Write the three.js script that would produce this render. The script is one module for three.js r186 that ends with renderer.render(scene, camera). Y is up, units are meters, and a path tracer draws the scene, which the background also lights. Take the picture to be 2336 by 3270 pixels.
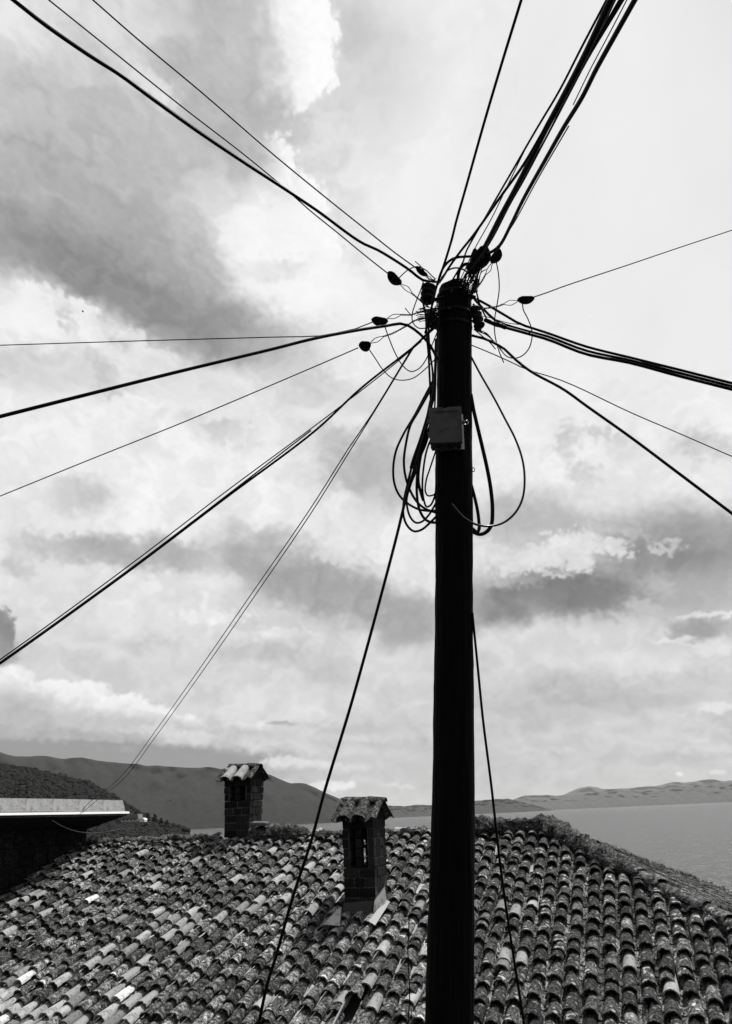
import * as THREE from 'three';
import { RoundedBoxGeometry } from 'three/addons/geometries/RoundedBoxGeometry.js';
import { mergeGeometries } from 'three/addons/utils/BufferGeometryUtils.js';

// ---------------------------------------------------------------- camera, sky, sun, exposure
const rad = THREE.MathUtils.degToRad, V3 = (x = 0, y = 0, z = 0) => new THREE.Vector3(x, y, z);
const scene = new THREE.Scene();
const camera = new THREE.PerspectiveCamera(69.41, 732 / 1024, 0.05, 60000);
camera.rotation.set(rad(22.4), 0, rad(-2.6), 'XYZ');
scene.add(camera);
const renderer = new THREE.WebGLRenderer();
renderer.toneMapping = THREE.LinearToneMapping;
renderer.toneMappingExposure = 1.0;
renderer.shadowMap.enabled = true;

const SUN_AZ = rad(54), SUN_EL = rad(67);
const sunDir = V3(Math.sin(SUN_AZ) * Math.cos(SUN_EL), Math.sin(SUN_EL), -Math.cos(SUN_AZ) * Math.cos(SUN_EL));
const sun = new THREE.DirectionalLight(0xfffefb, 5);
sun.name = 'sun_light';
sun.position.copy(sunDir).multiplyScalar(60);
sun.castShadow = true;
sun.shadow.radius = 1.6;
sun.shadow.camera.left = sun.shadow.camera.bottom = -30; sun.shadow.camera.right = sun.shadow.camera.top = 30;
sun.shadow.camera.near = 1; sun.shadow.camera.far = 140;
sun.shadow.mapSize.set(4096, 4096);
scene.add(sun); scene.add(sun.target);

// ---------------------------------------------------------------- random numbers and noise
function rng(seed) { let s = seed >>> 0; return () => { s = (s + 0x6d2b79f5) | 0; let t = Math.imul(s ^ (s >>> 15), 1 | s); t = (t + Math.imul(t ^ (t >>> 7), 61 | t)) ^ t; return ((t ^ (t >>> 14)) >>> 0) / 4294967296; }; }
const clamp = (x, a = 0, b = 1) => Math.min(b, Math.max(a, x));
const lerp = (a, b, t) => a + (b - a) * t;
const smooth = (a, b, x) => { const t = clamp((x - a) / (b - a)); return t * t * (3 - 2 * t); };
const PERM = new Uint8Array(512);
{ const r = rng(77), p = [...Array(256).keys()]; for (let i = 255; i > 0; i--) { const j = Math.floor(r() * (i + 1)); [p[i], p[j]] = [p[j], p[i]]; } for (let i = 0; i < 512; i++) PERM[i] = p[i & 255]; }
const GX = new Float32Array(256), GY = new Float32Array(256);
{ const r = rng(5); for (let i = 0; i < 256; i++) { const a = r() * 6.2832; GX[i] = Math.cos(a) * 1.41; GY[i] = Math.sin(a) * 1.41; } }
// gradient noise about -1..1; wraps after `per` cells when per is given
function noise2(x, y, per = 256, seed = 0) {
  const xf = Math.floor(x), yf = Math.floor(y), fx = x - xf, fy = y - yf;
  const w = (n) => (((n % per) + per) % per);
  const x0 = w(xf), x1 = w(xf + 1), y0 = w(yf) + seed * 37, y1 = w(yf + 1) + seed * 37;
  const h = (a, b) => PERM[(PERM[a & 255] + b) & 255];
  const u = fx * fx * fx * (fx * (fx * 6 - 15) + 10), v = fy * fy * fy * (fy * (fy * 6 - 15) + 10);
  const g = (k, dx, dy) => GX[k] * dx + GY[k] * dy;
  const a = g(h(x0, y0), fx, fy), b = g(h(x1, y0), fx - 1, fy), c = g(h(x0, y1), fx, fy - 1), d = g(h(x1, y1), fx - 1, fy - 1);
  return a + (b - a) * u + (c - a) * v + (a - b - c + d) * u * v;
}
function fbm(x, y, oct = 4, per = 256, seed = 0) { let s = 0, a = 0.5, f = 1; for (let i = 0; i < oct; i++) { s += a * noise2(x * f, y * f, per * f, seed + i); a *= 0.5; f *= 2; } return s; }
const toLinear = (c) => (c <= 0.04045 ? c / 12.92 : Math.pow((c + 0.055) / 1.055, 2.4));
const toSRGB = (c) => (c <= 0.0031308 ? c * 12.92 : 1.055 * Math.pow(c, 1 / 2.4) - 0.055);

// ---------------------------------------------------------------- the cloudy sky (directions in degrees: azimuth right of the lens axis, elevation)
const cloudBanks = [
  { at: [1.6, 53.4], size: [3.58, 3.92], turn: -5, tone: 206, cover: 0.75, soft: 0.8, ragged: 0.26 },
  { at: [0.1, 55.9], size: [1.74, 1.72], turn: -3, tone: 196, cover: 0.6, soft: 0.8, ragged: 0.2 },
  { at: [-3.6, 48.6], size: [4.06, 3.13], turn: -1, tone: 222, cover: 0.7, soft: 0.8, ragged: 0.28 },
  { at: [-23.9, 43.9], size: [11.98, 10.0], turn: -25, tone: 180, cover: 0.85, soft: 0.75, ragged: 0.79 },
  { at: [-27.7, 41.1], size: [7.28, 4.16], turn: -1, tone: 165, cover: 0.7, soft: 0.8, ragged: 0.59 },
  { at: [-14.8, 53.9], size: [3.76, 4.84], turn: 8, tone: 181, cover: 0.85, soft: 0.55, ragged: 0.56 },
  { at: [-11.1, 50.0], size: [3.29, 3.35], turn: -4, tone: 183, cover: 0.8, soft: 0.6, ragged: 0.61 },
  { at: [-10.4, 55.5], size: [1.73, 2.71], turn: 6, tone: 200, cover: 0.6, soft: 0.7, ragged: 0.39 },
  { at: [-20.5, 51.1], size: [1.9, 0.69], turn: -32, tone: 234, cover: 0.75, soft: 0.6, ragged: 0.29 },
  { at: [-22.8, 54.0], size: [3.6, 1.33], turn: 15, tone: 226, cover: 0.6, soft: 0.8, ragged: 0.48 },
  { at: [-32.8, 52.0], size: [3.62, 1.64], turn: 23, tone: 233, cover: 0.75, soft: 0.7, ragged: 0.47 },
  { at: [-27.6, 51.5], size: [2.27, 1.32], turn: 0, tone: 205, cover: 0.5, soft: 0.8, ragged: 0.42 },
  { at: [-16.2, 45.3], size: [2.15, 1.45], turn: 9, tone: 200, cover: 0.6, soft: 0.7, ragged: 0.46 },
  { at: [-6.1, 54.9], size: [3.08, 3.15], turn: 2, tone: 253, cover: 0.95, soft: 0.2, ragged: 0.45, edge: 5 },
  { at: [-2.1, 55.7], size: [0.76, 0.83], turn: -1, tone: 253, cover: 0.9, soft: 0.1, ragged: 0.2, edge: 0 },
  { at: [-2.0, 52.8], size: [0.72, 0.68], turn: -1, tone: 253, cover: 0.9, soft: 0.1, ragged: 0.21, edge: 0 },
  { at: [-3.4, 53.7], size: [1.31, 1.49], turn: 0, tone: 254, cover: 0.95, soft: 0.18, ragged: 0.36, edge: 0 },
  { at: [-5.4, 52.1], size: [1.86, 1.22], turn: 23, tone: 253, cover: 0.9, soft: 0.22, ragged: 0.43, edge: -20 },
  { at: [-3.7, 56.4], size: [1.27, 1.45], turn: 0, tone: 253, cover: 0.95, soft: 0.12, ragged: 0.29, edge: 0 },
  { at: [-7.7, 47.8], size: [1.41, 1.74], turn: -11, tone: 248, cover: 0.95, soft: 0.2, ragged: 0.47, edge: 10 },
  { at: [-5.7, 45.4], size: [2.19, 1.82], turn: -18, tone: 251, cover: 0.95, soft: 0.16, ragged: 0.48, edge: 20 },
  { at: [-4.2, 42.3], size: [2.09, 2.05], turn: 0, tone: 251, cover: 0.97, soft: 0.12, ragged: 0.5, edge: 15 },
  { at: [-6.0, 39.9], size: [4.24, 2.58], turn: -19, tone: 249, cover: 0.9, soft: 0.5, ragged: 0.58 },
  { at: [-7.7, 42.7], size: [3.5, 3.14], turn: -17, tone: 249, cover: 0.9, soft: 0.6, ragged: 0.56 },
  { at: [-11.3, 43.4], size: [2.8, 2.17], turn: -15, tone: 246, cover: 0.7, soft: 0.7, ragged: 0.5 },
  { at: [-2.1, 39.3], size: [2.95, 1.63], turn: -36, tone: 247, cover: 0.85, soft: 0.4, ragged: 0.52, edge: 40 },
  { at: [1.2, 37.6], size: [2.68, 1.5], turn: -23, tone: 243, cover: 0.8, soft: 0.5, ragged: 0.39 },
  { at: [2.8, 36.5], size: [2.03, 1.31], turn: -5, tone: 242, cover: 0.6, soft: 0.6, ragged: 0.33 },
  { at: [-16.4, 43.1], size: [2.02, 1.27], turn: -1, tone: 202, cover: 0.7, soft: 0.6, ragged: 0.42 },
  { at: [-7.1, 40.5], size: [1.98, 0.75], turn: 11, tone: 220, cover: 0.6, soft: 0.6, ragged: 0.31 },
  { at: [-12.7, 45.4], size: [1.87, 1.17], turn: 6, tone: 212, cover: 0.5, soft: 0.7, ragged: 0.35 },
  { at: [-9.9, 40.7], size: [1.31, 0.5], turn: 13, tone: 228, cover: 0.5, soft: 0.6, ragged: 0.31 },
  { at: [-21.9, 37.9], size: [9.04, 2.46], turn: -11, tone: 138, cover: 0.9, soft: 0.65, ragged: 0.5 },
  { at: [-13.4, 35.9], size: [4.85, 2.04], turn: -14, tone: 147, cover: 0.85, soft: 0.65, ragged: 0.39 },
  { at: [-17.8, 41.0], size: [3.28, 1.89], turn: -22, tone: 165, cover: 0.5, soft: 0.8, ragged: 0.51 },
  { at: [-27.9, 36.4], size: [1.67, 0.79], turn: -2, tone: 250, cover: 0.85, soft: 0.25, ragged: 0.31, edge: 90 },
  { at: [-24.9, 35.9], size: [1.44, 0.81], turn: -9, tone: 250, cover: 0.8, soft: 0.25, ragged: 0.31, edge: 80 },
  { at: [-20.3, 34.4], size: [1.22, 0.97], turn: -12, tone: 246, cover: 0.7, soft: 0.25, ragged: 0.32, edge: 60 },
  { at: [-17.9, 33.4], size: [1.57, 0.85], turn: -8, tone: 244, cover: 0.6, soft: 0.28, ragged: 0.33, edge: 70 },
  { at: [-27.2, 34.6], size: [4.9, 1.91], turn: 2, tone: 247, cover: 0.9, soft: 0.6, ragged: 0.56 },
  { at: [-29.0, 36.6], size: [2.48, 1.21], turn: -1, tone: 240, cover: 0.6, soft: 0.7, ragged: 0.36 },
  { at: [-22.6, 29.5], size: [7.51, 2.58], turn: 8, tone: 237, cover: 0.5, soft: 0.8, ragged: 0.65 },
  { at: [-25.5, 35.1], size: [0.36, 1.07], turn: 31, tone: 196, cover: 0.55, soft: 0.8, ragged: 0.42 },
  { at: [-22.2, 32.1], size: [1.02, 0.78], turn: -23, tone: 190, cover: 0.55, soft: 0.8, ragged: 0.52 },
  { at: [-21.1, 30.7], size: [0.81, 0.32], turn: 8, tone: 178, cover: 0.55, soft: 0.8, ragged: 0.36 },
  { at: [-21.5, 34.2], size: [0.74, 0.25], turn: 10, tone: 186, cover: 0.5, soft: 0.8, ragged: 0.32 },
  { at: [-19.6, 31.5], size: [0.81, 0.59], turn: -24, tone: 200, cover: 0.4, soft: 0.8, ragged: 0.39 },
  { at: [-27.8, 31.6], size: [3.17, 1.55], turn: 7, tone: 203, cover: 0.6, soft: 0.7, ragged: 0.56 },
  { at: [-24.3, 31.5], size: [1.77, 1.28], turn: -11, tone: 215, cover: 0.5, soft: 0.7, ragged: 0.45 },
  { at: [-4.0, 31.9], size: [4.44, 1.43], turn: -16, tone: 205, cover: 0.75, soft: 0.7, ragged: 0.55 },
  { at: [-10.8, 30.9], size: [2.35, 1.02], turn: -7, tone: 222, cover: 0.5, soft: 0.7, ragged: 0.41 },
  { at: [-7.3, 35.1], size: [3.36, 1.33], turn: -9, tone: 185, cover: 0.6, soft: 0.7, ragged: 0.4 },
  { at: [1.8, 34.6], size: [3.4, 2.01], turn: -4, tone: 238, cover: 0.6, soft: 0.8, ragged: 0.4 },
  { at: [-11.7, 28.4], size: [2.68, 0.82], turn: -13, tone: 208, cover: 0.6, soft: 0.7, ragged: 0.48 },
  { at: [-11.9, 29.0], size: [1.34, 0.54], turn: 3, tone: 200, cover: 0.4, soft: 0.7, ragged: 0.34 },
  { at: [-1.4, 26.4], size: [3.82, 2.09], turn: -22, tone: 178, cover: 0.85, soft: 0.6, ragged: 0.7 },
  { at: [4.1, 29.4], size: [2.41, 3.1], turn: -5, tone: 206, cover: 0.7, soft: 0.8, ragged: 0.55 },
  { at: [1.6, 25.4], size: [2.44, 3.14], turn: -4, tone: 180, cover: 0.7, soft: 0.7, ragged: 0.56 },
  { at: [-6.5, 26.9], size: [2.76, 2.07], turn: 0, tone: 238, cover: 0.6, soft: 0.7, ragged: 0.48 },
  { at: [-22.9, 23.1], size: [2.14, 1.3], turn: 6, tone: 196, cover: 0.7, soft: 0.5, ragged: 0.46 },
  { at: [-14.6, 24.3], size: [4.33, 2.04], turn: 3, tone: 238, cover: 0.5, soft: 0.7, ragged: 0.54 },
  { at: [-3.5, 22.7], size: [2.09, 1.39], turn: -1, tone: 232, cover: 0.6, soft: 0.6, ragged: 0.49 },
  { at: [-9.4, 21.7], size: [2.74, 1.24], turn: 1, tone: 232, cover: 0.5, soft: 0.7, ragged: 0.41 },
  { at: [-22.4, 19.0], size: [4.32, 0.97], turn: -1, tone: 188, cover: 0.75, soft: 0.5, ragged: 0.45 },
  { at: [-17.5, 19.1], size: [4.88, 1.26], turn: -6, tone: 172, cover: 0.8, soft: 0.5, ragged: 0.53 },
  { at: [-7.9, 19.0], size: [4.82, 1.92], turn: -12, tone: 176, cover: 0.8, soft: 0.55, ragged: 0.62 },
  { at: [-3.6, 16.5], size: [5.88, 2.27], turn: -14, tone: 160, cover: 0.9, soft: 0.5, ragged: 0.62 },
  { at: [2.7, 13.7], size: [3.09, 1.9], turn: -3, tone: 162, cover: 0.85, soft: 0.6, ragged: 0.54 },
  { at: [-6.0, 14.0], size: [4.46, 0.75], turn: -5, tone: 200, cover: 0.6, soft: 0.6, ragged: 0.41 },
  { at: [-12.5, 14.5], size: [2.66, 0.6], turn: 0, tone: 240, cover: 0.75, soft: 0.28, ragged: 0.3 },
  { at: [-7.2, 13.3], size: [2.04, 0.41], turn: -1, tone: 232, cover: 0.7, soft: 0.28, ragged: 0.27 },
  { at: [-2.1, 18.9], size: [2.09, 0.63], turn: -12, tone: 226, cover: 0.6, soft: 0.28, ragged: 0.35 },
  { at: [-8.9, 11.9], size: [3.03, 0.67], turn: -1, tone: 190, cover: 0.7, soft: 0.6, ragged: 0.33 },
  { at: [-17.2, 12.4], size: [3.19, 0.52], turn: 1, tone: 203, cover: 0.6, soft: 0.7, ragged: 0.26 },
  { at: [-3.8, 10.3], size: [2.38, 1.66], turn: -12, tone: 196, cover: 0.65, soft: 0.7, ragged: 0.4 },
  { at: [-26.6, 17.5], size: [1.07, 0.73], turn: -26, tone: 194, cover: 0.7, soft: 0.5, ragged: 0.3 },
  { at: [-28.3, 26.7], size: [1.71, 0.62], turn: 11, tone: 238, cover: 0.5, soft: 0.7, ragged: 0.25 },
  { at: [-17.8, 10.2], size: [13.56, 1.89], turn: -8, tone: 213, cover: 0.75, soft: 0.8, ragged: 0.31 },
  { at: [-9.2, 7.9], size: [5.33, 1.6], turn: -9, tone: 216, cover: 0.7, soft: 0.8, ragged: 0.32 },
  { at: [1.8, 10.5], size: [2.73, 1.33], turn: -3, tone: 224, cover: 0.5, soft: 0.8, ragged: 0.33 },
  { at: [-6.5, 8.2], size: [5.37, 1.3], turn: -2, tone: 228, cover: 0.5, soft: 0.8, ragged: 0.26 },
  { at: [-27.0, 12.6], size: [0.84, 1.89], turn: 3, tone: 138, cover: 0.95, soft: 0.14, ragged: 0.21 },
  { at: [-26.9, 11.3], size: [1.11, 1.21], turn: 3, tone: 165, cover: 0.8, soft: 0.4, ragged: 0.21 },
  { at: [-25.9, 9.4], size: [1.4, 1.38], turn: 2, tone: 238, cover: 0.95, soft: 0.12, ragged: 0.21, edge: 90 },
  { at: [-23.4, 8.6], size: [2.1, 1.28], turn: 1, tone: 246, cover: 0.95, soft: 0.1, ragged: 0.21, edge: 90 },
  { at: [-21.0, 8.4], size: [2.16, 1.42], turn: 0, tone: 246, cover: 0.95, soft: 0.1, ragged: 0.22, edge: 90 },
  { at: [-18.5, 7.6], size: [2.15, 1.36], turn: 0, tone: 246, cover: 0.95, soft: 0.1, ragged: 0.22, edge: 90 },
  { at: [-16.6, 7.0], size: [2.06, 1.31], turn: -1, tone: 244, cover: 0.95, soft: 0.12, ragged: 0.22, edge: 90 },
  { at: [-14.3, 6.3], size: [2.1, 1.12], turn: -1, tone: 242, cover: 0.95, soft: 0.12, ragged: 0.22, edge: 90 },
  { at: [-12.1, 5.7], size: [2.13, 1.0], turn: -1, tone: 230, cover: 0.9, soft: 0.14, ragged: 0.22, edge: 90 },
  { at: [-9.8, 5.3], size: [1.43, 0.75], turn: -2, tone: 225, cover: 0.9, soft: 0.16, ragged: 0.19, edge: 90 },
  { at: [-8.4, 4.9], size: [1.31, 0.69], turn: -2, tone: 222, cover: 0.9, soft: 0.16, ragged: 0.19, edge: 90 },
  { at: [-7.8, 4.1], size: [2.45, 0.81], turn: -2, tone: 205, cover: 0.85, soft: 0.2, ragged: 0.16, edge: 90 },
  { at: [-10.5, 6.6], size: [0.98, 0.29], turn: -1, tone: 240, cover: 0.8, soft: 0.3, ragged: 0.13, edge: 90 },
  { at: [-9.2, 6.4], size: [0.72, 0.29], turn: -2, tone: 238, cover: 0.8, soft: 0.3, ragged: 0.13, edge: 90 },
  { at: [-25.0, 7.6], size: [1.69, 1.49], turn: 1, tone: 186, cover: 0.75, soft: 0.6, ragged: 0.36 },
  { at: [-19.9, 6.3], size: [10.19, 1.21], turn: -5, tone: 188, cover: 0.85, soft: 0.6, ragged: 0.36 },
  { at: [-11.7, 4.5], size: [4.2, 1.1], turn: -7, tone: 176, cover: 0.8, soft: 0.6, ragged: 0.31 },
  { at: [-22.6, 6.3], size: [4.1, 0.72], turn: 0, tone: 205, cover: 0.5, soft: 0.7, ragged: 0.3 },
  { at: [-17.5, 6.1], size: [1.85, 0.61], turn: -1, tone: 222, cover: 0.5, soft: 0.6, ragged: 0.25 },
  { at: [-14.6, 5.6], size: [1.89, 0.5], turn: -1, tone: 214, cover: 0.5, soft: 0.6, ragged: 0.25 },
  { at: [-21.9, 5.9], size: [10.87, 0.59], turn: -5, tone: 178, cover: 0.75, soft: 0.7, ragged: 0.36 },
  { at: [-16.8, 5.2], size: [9.46, 0.61], turn: -5, tone: 172, cover: 0.75, soft: 0.7, ragged: 0.36 },
  { at: [-21.0, 5.2], size: [11.55, 0.42], turn: -4, tone: 152, cover: 0.8, soft: 0.7, ragged: 0.24 },
  { at: [-22.3, 6.1], size: [2.65, 0.21], turn: -4, tone: 182, cover: 0.7, soft: 0.6, ragged: 0.15 },
  { at: [-16.5, 5.8], size: [3.77, 0.24], turn: -7, tone: 190, cover: 0.7, soft: 0.6, ragged: 0.18 },
  { at: [-13.0, 5.3], size: [2.25, 0.28], turn: -9, tone: 196, cover: 0.7, soft: 0.5, ragged: 0.18 },
  { at: [-24.5, 5.6], size: [1.98, 0.18], turn: -2, tone: 150, cover: 0.7, soft: 0.6, ragged: 0.12 },
  { at: [-18.9, 5.5], size: [3.36, 0.12], turn: -4, tone: 146, cover: 0.6, soft: 0.6, ragged: 0.09 },
  { at: [-10.4, 4.7], size: [1.62, 0.31], turn: -6, tone: 190, cover: 0.7, soft: 0.5, ragged: 0.19 },
  { at: [-12.1, 5.4], size: [1.61, 0.69], turn: -1, tone: 218, cover: 0.8, soft: 0.28, ragged: 0.19, edge: 90 },
  { at: [-10.1, 5.1], size: [1.43, 0.69], turn: -2, tone: 214, cover: 0.85, soft: 0.22, ragged: 0.19, edge: 60 },
  { at: [-8.7, 4.8], size: [1.11, 0.75], turn: -2, tone: 208, cover: 0.9, soft: 0.2, ragged: 0.19, edge: 30 },
  { at: [-13.7, 5.8], size: [1.59, 0.56], turn: -1, tone: 226, cover: 0.7, soft: 0.28, ragged: 0.19, edge: 90 },
  { at: [-15.9, 6.2], size: [1.88, 0.5], turn: -1, tone: 230, cover: 0.6, soft: 0.28, ragged: 0.19, edge: 90 },
  { at: [-20.9, 4.3], size: [12.12, 0.88], turn: -4, tone: 130, cover: 0.95, soft: 0.6, ragged: 0.18 },
  { at: [-11.4, 4.5], size: [4.21, 0.55], turn: -7, tone: 150, cover: 0.92, soft: 0.6, ragged: 0.18 },
  { at: [-18.9, 5.1], size: [3.64, 0.15], turn: -1, tone: 158, cover: 0.6, soft: 0.6, ragged: 0.09 },
  { at: [-6.5, 3.8], size: [1.97, 0.56], turn: -7, tone: 228, cover: 0.9, soft: 0.22, ragged: 0.16 },
  { at: [-4.2, 3.5], size: [1.98, 0.47], turn: -7, tone: 230, cover: 0.9, soft: 0.2, ragged: 0.16 },
  { at: [-1.6, 3.3], size: [1.81, 0.31], turn: -2, tone: 228, cover: 0.9, soft: 0.25, ragged: 0.12 },
  { at: [-6.5, 3.2], size: [3.6, 0.43], turn: -2, tone: 184, cover: 0.75, soft: 0.6, ragged: 0.15 },
  { at: [-2.6, 2.9], size: [3.62, 0.31], turn: -2, tone: 200, cover: 0.6, soft: 0.6, ragged: 0.15 },
  { at: [-3.4, 2.2], size: [1.77, 0.34], turn: -2, tone: 240, cover: 0.95, soft: 0.2, ragged: 0.12 },
  { at: [1.0, 2.1], size: [0.52, 0.12], turn: -2, tone: 232, cover: 0.8, soft: 0.4, ragged: 0.09 },
  { at: [2.1, 1.9], size: [0.52, 0.15], turn: -3, tone: 226, cover: 0.8, soft: 0.4, ragged: 0.09 },
  { at: [-8.2, 6.7], size: [0.86, 0.19], turn: -2, tone: 238, cover: 0.7, soft: 0.4, ragged: 0.13 },
  { at: [-7.1, 6.7], size: [1.06, 0.16], turn: -2, tone: 166, cover: 0.8, soft: 0.5, ragged: 0.13 },
  { at: [-2.8, 6.1], size: [2.01, 0.42], turn: -7, tone: 190, cover: 0.65, soft: 0.6, ragged: 0.19 },
  { at: [0.2, 6.0], size: [2.34, 0.51], turn: -3, tone: 198, cover: 0.6, soft: 0.6, ragged: 0.26 },
  { at: [1.8, 4.9], size: [4.31, 0.41], turn: -3, tone: 186, cover: 0.6, soft: 0.7, ragged: 0.25 },
  { at: [-1.2, 5.4], size: [2.0, 0.26], turn: -2, tone: 222, cover: 0.5, soft: 0.5, ragged: 0.16 },
  { at: [1.4, 3.7], size: [3.96, 0.94], turn: -3, tone: 205, cover: 0.6, soft: 0.8, ragged: 0.25 },
  { at: [10.4, 25.0], size: [2.7, 1.72], turn: -7, tone: 236, cover: 0.6, soft: 0.8, ragged: 0.41 },
  { at: [12.4, 31.2], size: [1.66, 1.34], turn: -9, tone: 214, cover: 0.6, soft: 0.8, ragged: 0.33 },
  { at: [14.9, 25.4], size: [1.97, 2.03], turn: -9, tone: 238, cover: 0.6, soft: 0.8, ragged: 0.41 },
  { at: [17.2, 26.1], size: [0.84, 1.2], turn: -21, tone: 199, cover: 0.75, soft: 0.6, ragged: 0.47 },
  { at: [19.9, 26.1], size: [1.52, 0.42], turn: -27, tone: 196, cover: 0.7, soft: 0.6, ragged: 0.29 },
  { at: [17.9, 23.5], size: [1.23, 0.79], turn: -36, tone: 196, cover: 0.75, soft: 0.6, ragged: 0.4 },
  { at: [21.5, 24.9], size: [1.07, 0.97], turn: -33, tone: 211, cover: 0.6, soft: 0.7, ragged: 0.32 },
  { at: [17.7, 25.8], size: [0.39, 0.33], turn: -11, tone: 235, cover: 0.5, soft: 0.6, ragged: 0.2 },
  { at: [27.3, 23.8], size: [2.3, 0.94], turn: -26, tone: 196, cover: 0.65, soft: 0.7, ragged: 0.38 },
  { at: [24.2, 22.8], size: [2.67, 0.84], turn: -18, tone: 230, cover: 0.5, soft: 0.7, ragged: 0.32 },
  { at: [26.7, 22.2], size: [2.0, 0.7], turn: -14, tone: 236, cover: 0.6, soft: 0.6, ragged: 0.32 },
  { at: [13.6, 21.1], size: [4.6, 1.7], turn: -8, tone: 184, cover: 0.85, soft: 0.7, ragged: 0.48 },
  { at: [18.8, 18.9], size: [4.67, 1.53], turn: -9, tone: 172, cover: 0.8, soft: 0.7, ragged: 0.46 },
  { at: [11.2, 19.7], size: [3.02, 1.37], turn: -7, tone: 190, cover: 0.6, soft: 0.7, ragged: 0.41 },
  { at: [21.3, 21.3], size: [3.36, 1.64], turn: -11, tone: 225, cover: 0.6, soft: 0.8, ragged: 0.46 },
  { at: [25.7, 17.6], size: [4.25, 1.9], turn: -20, tone: 148, cover: 0.85, soft: 0.7, ragged: 0.44 },
  { at: [23.5, 16.3], size: [4.36, 1.41], turn: -21, tone: 130, cover: 0.8, soft: 0.7, ragged: 0.45 },
  { at: [21.4, 16.3], size: [2.71, 1.17], turn: -15, tone: 140, cover: 0.7, soft: 0.7, ragged: 0.46 },
  { at: [15.4, 15.1], size: [6.36, 1.73], turn: -7, tone: 118, cover: 0.95, soft: 0.6, ragged: 0.6 },
  { at: [10.7, 14.3], size: [3.66, 1.34], turn: 1, tone: 138, cover: 0.85, soft: 0.7, ragged: 0.47 },
  { at: [18.5, 14.1], size: [2.48, 1.11], turn: -8, tone: 132, cover: 0.75, soft: 0.7, ragged: 0.46 },
  { at: [24.4, 13.5], size: [3.7, 1.76], turn: -9, tone: 168, cover: 0.75, soft: 0.8, ragged: 0.44 },
  { at: [9.9, 18.7], size: [2.02, 0.89], turn: -16, tone: 228, cover: 0.85, soft: 0.29, ragged: 0.52 },
  { at: [12.0, 17.4], size: [2.0, 0.81], turn: 4, tone: 226, cover: 0.85, soft: 0.29, ragged: 0.51 },
  { at: [13.8, 18.1], size: [2.32, 0.81], turn: 13, tone: 228, cover: 0.85, soft: 0.29, ragged: 0.5 },
  { at: [16.6, 18.5], size: [2.12, 1.01], turn: -13, tone: 230, cover: 0.85, soft: 0.29, ragged: 0.5 },
  { at: [19.1, 17.9], size: [1.62, 0.66], turn: -25, tone: 226, cover: 0.8, soft: 0.29, ragged: 0.43 },
  { at: [16.8, 17.0], size: [1.09, 0.73], turn: -8, tone: 226, cover: 0.9, soft: 0.25, ragged: 0.33 },
  { at: [15.1, 17.5], size: [1.3, 0.54], turn: -7, tone: 222, cover: 0.8, soft: 0.3, ragged: 0.34 },
  { at: [14.6, 16.4], size: [1.1, 0.24], turn: -17, tone: 216, cover: 0.8, soft: 0.4, ragged: 0.27 },
  { at: [11.1, 16.4], size: [2.34, 0.48], turn: -6, tone: 200, cover: 0.5, soft: 0.7, ragged: 0.41 },
  { at: [23.0, 17.2], size: [1.01, 0.45], turn: -10, tone: 214, cover: 0.75, soft: 0.5, ragged: 0.39 },
  { at: [18.1, 19.4], size: [1.4, 0.4], turn: -30, tone: 208, cover: 0.6, soft: 0.5, ragged: 0.33 },
  { at: [20.7, 18.6], size: [1.54, 0.33], turn: -26, tone: 200, cover: 0.5, soft: 0.6, ragged: 0.3 },
  { at: [20.7, 13.3], size: [1.38, 0.52], turn: -18, tone: 206, cover: 0.7, soft: 0.5, ragged: 0.39 },
  { at: [21.9, 14.6], size: [1.2, 0.64], turn: -41, tone: 195, cover: 0.5, soft: 0.7, ragged: 0.39 },
  { at: [24.7, 12.1], size: [2.14, 0.25], turn: -2, tone: 230, cover: 0.9, soft: 0.3, ragged: 0.22 },
  { at: [24.0, 11.2], size: [2.3, 0.68], turn: -4, tone: 160, cover: 0.85, soft: 0.6, ragged: 0.25 },
  { at: [22.1, 10.7], size: [1.42, 0.16], turn: -2, tone: 232, cover: 0.9, soft: 0.35, ragged: 0.16 },
  { at: [21.6, 11.3], size: [0.42, 0.44], turn: -7, tone: 228, cover: 0.6, soft: 0.5, ragged: 0.19 },
  { at: [23.1, 10.3], size: [1.09, 0.16], turn: -13, tone: 230, cover: 0.8, soft: 0.4, ragged: 0.16 },
  { at: [24.9, 9.7], size: [1.97, 0.43], turn: -2, tone: 230, cover: 0.75, soft: 0.5, ragged: 0.21 },
  { at: [11.0, 11.4], size: [3.95, 1.52], turn: 0, tone: 216, cover: 0.75, soft: 0.7, ragged: 0.4 },
  { at: [16.2, 11.5], size: [3.14, 0.85], turn: -6, tone: 218, cover: 0.6, soft: 0.7, ragged: 0.33 },
  { at: [19.5, 9.3], size: [3.3, 0.88], turn: -6, tone: 232, cover: 0.7, soft: 0.7, ragged: 0.32 },
  { at: [18.0, 12.5], size: [1.86, 0.65], turn: -7, tone: 205, cover: 0.5, soft: 0.7, ragged: 0.32 },
  { at: [14.3, 7.5], size: [5.31, 1.4], turn: -5, tone: 188, cover: 0.85, soft: 0.8, ragged: 0.38 },
  { at: [10.2, 6.1], size: [2.9, 1.01], turn: -4, tone: 195, cover: 0.7, soft: 0.7, ragged: 0.32 },
  { at: [18.6, 6.7], size: [2.67, 0.75], turn: -10, tone: 190, cover: 0.6, soft: 0.7, ragged: 0.31 },
  { at: [24.0, 5.9], size: [1.22, 0.36], turn: -5, tone: 234, cover: 0.8, soft: 0.45, ragged: 0.24 },
  { at: [24.0, 4.5], size: [1.33, 0.73], turn: -27, tone: 190, cover: 0.7, soft: 0.6, ragged: 0.27 },
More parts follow.
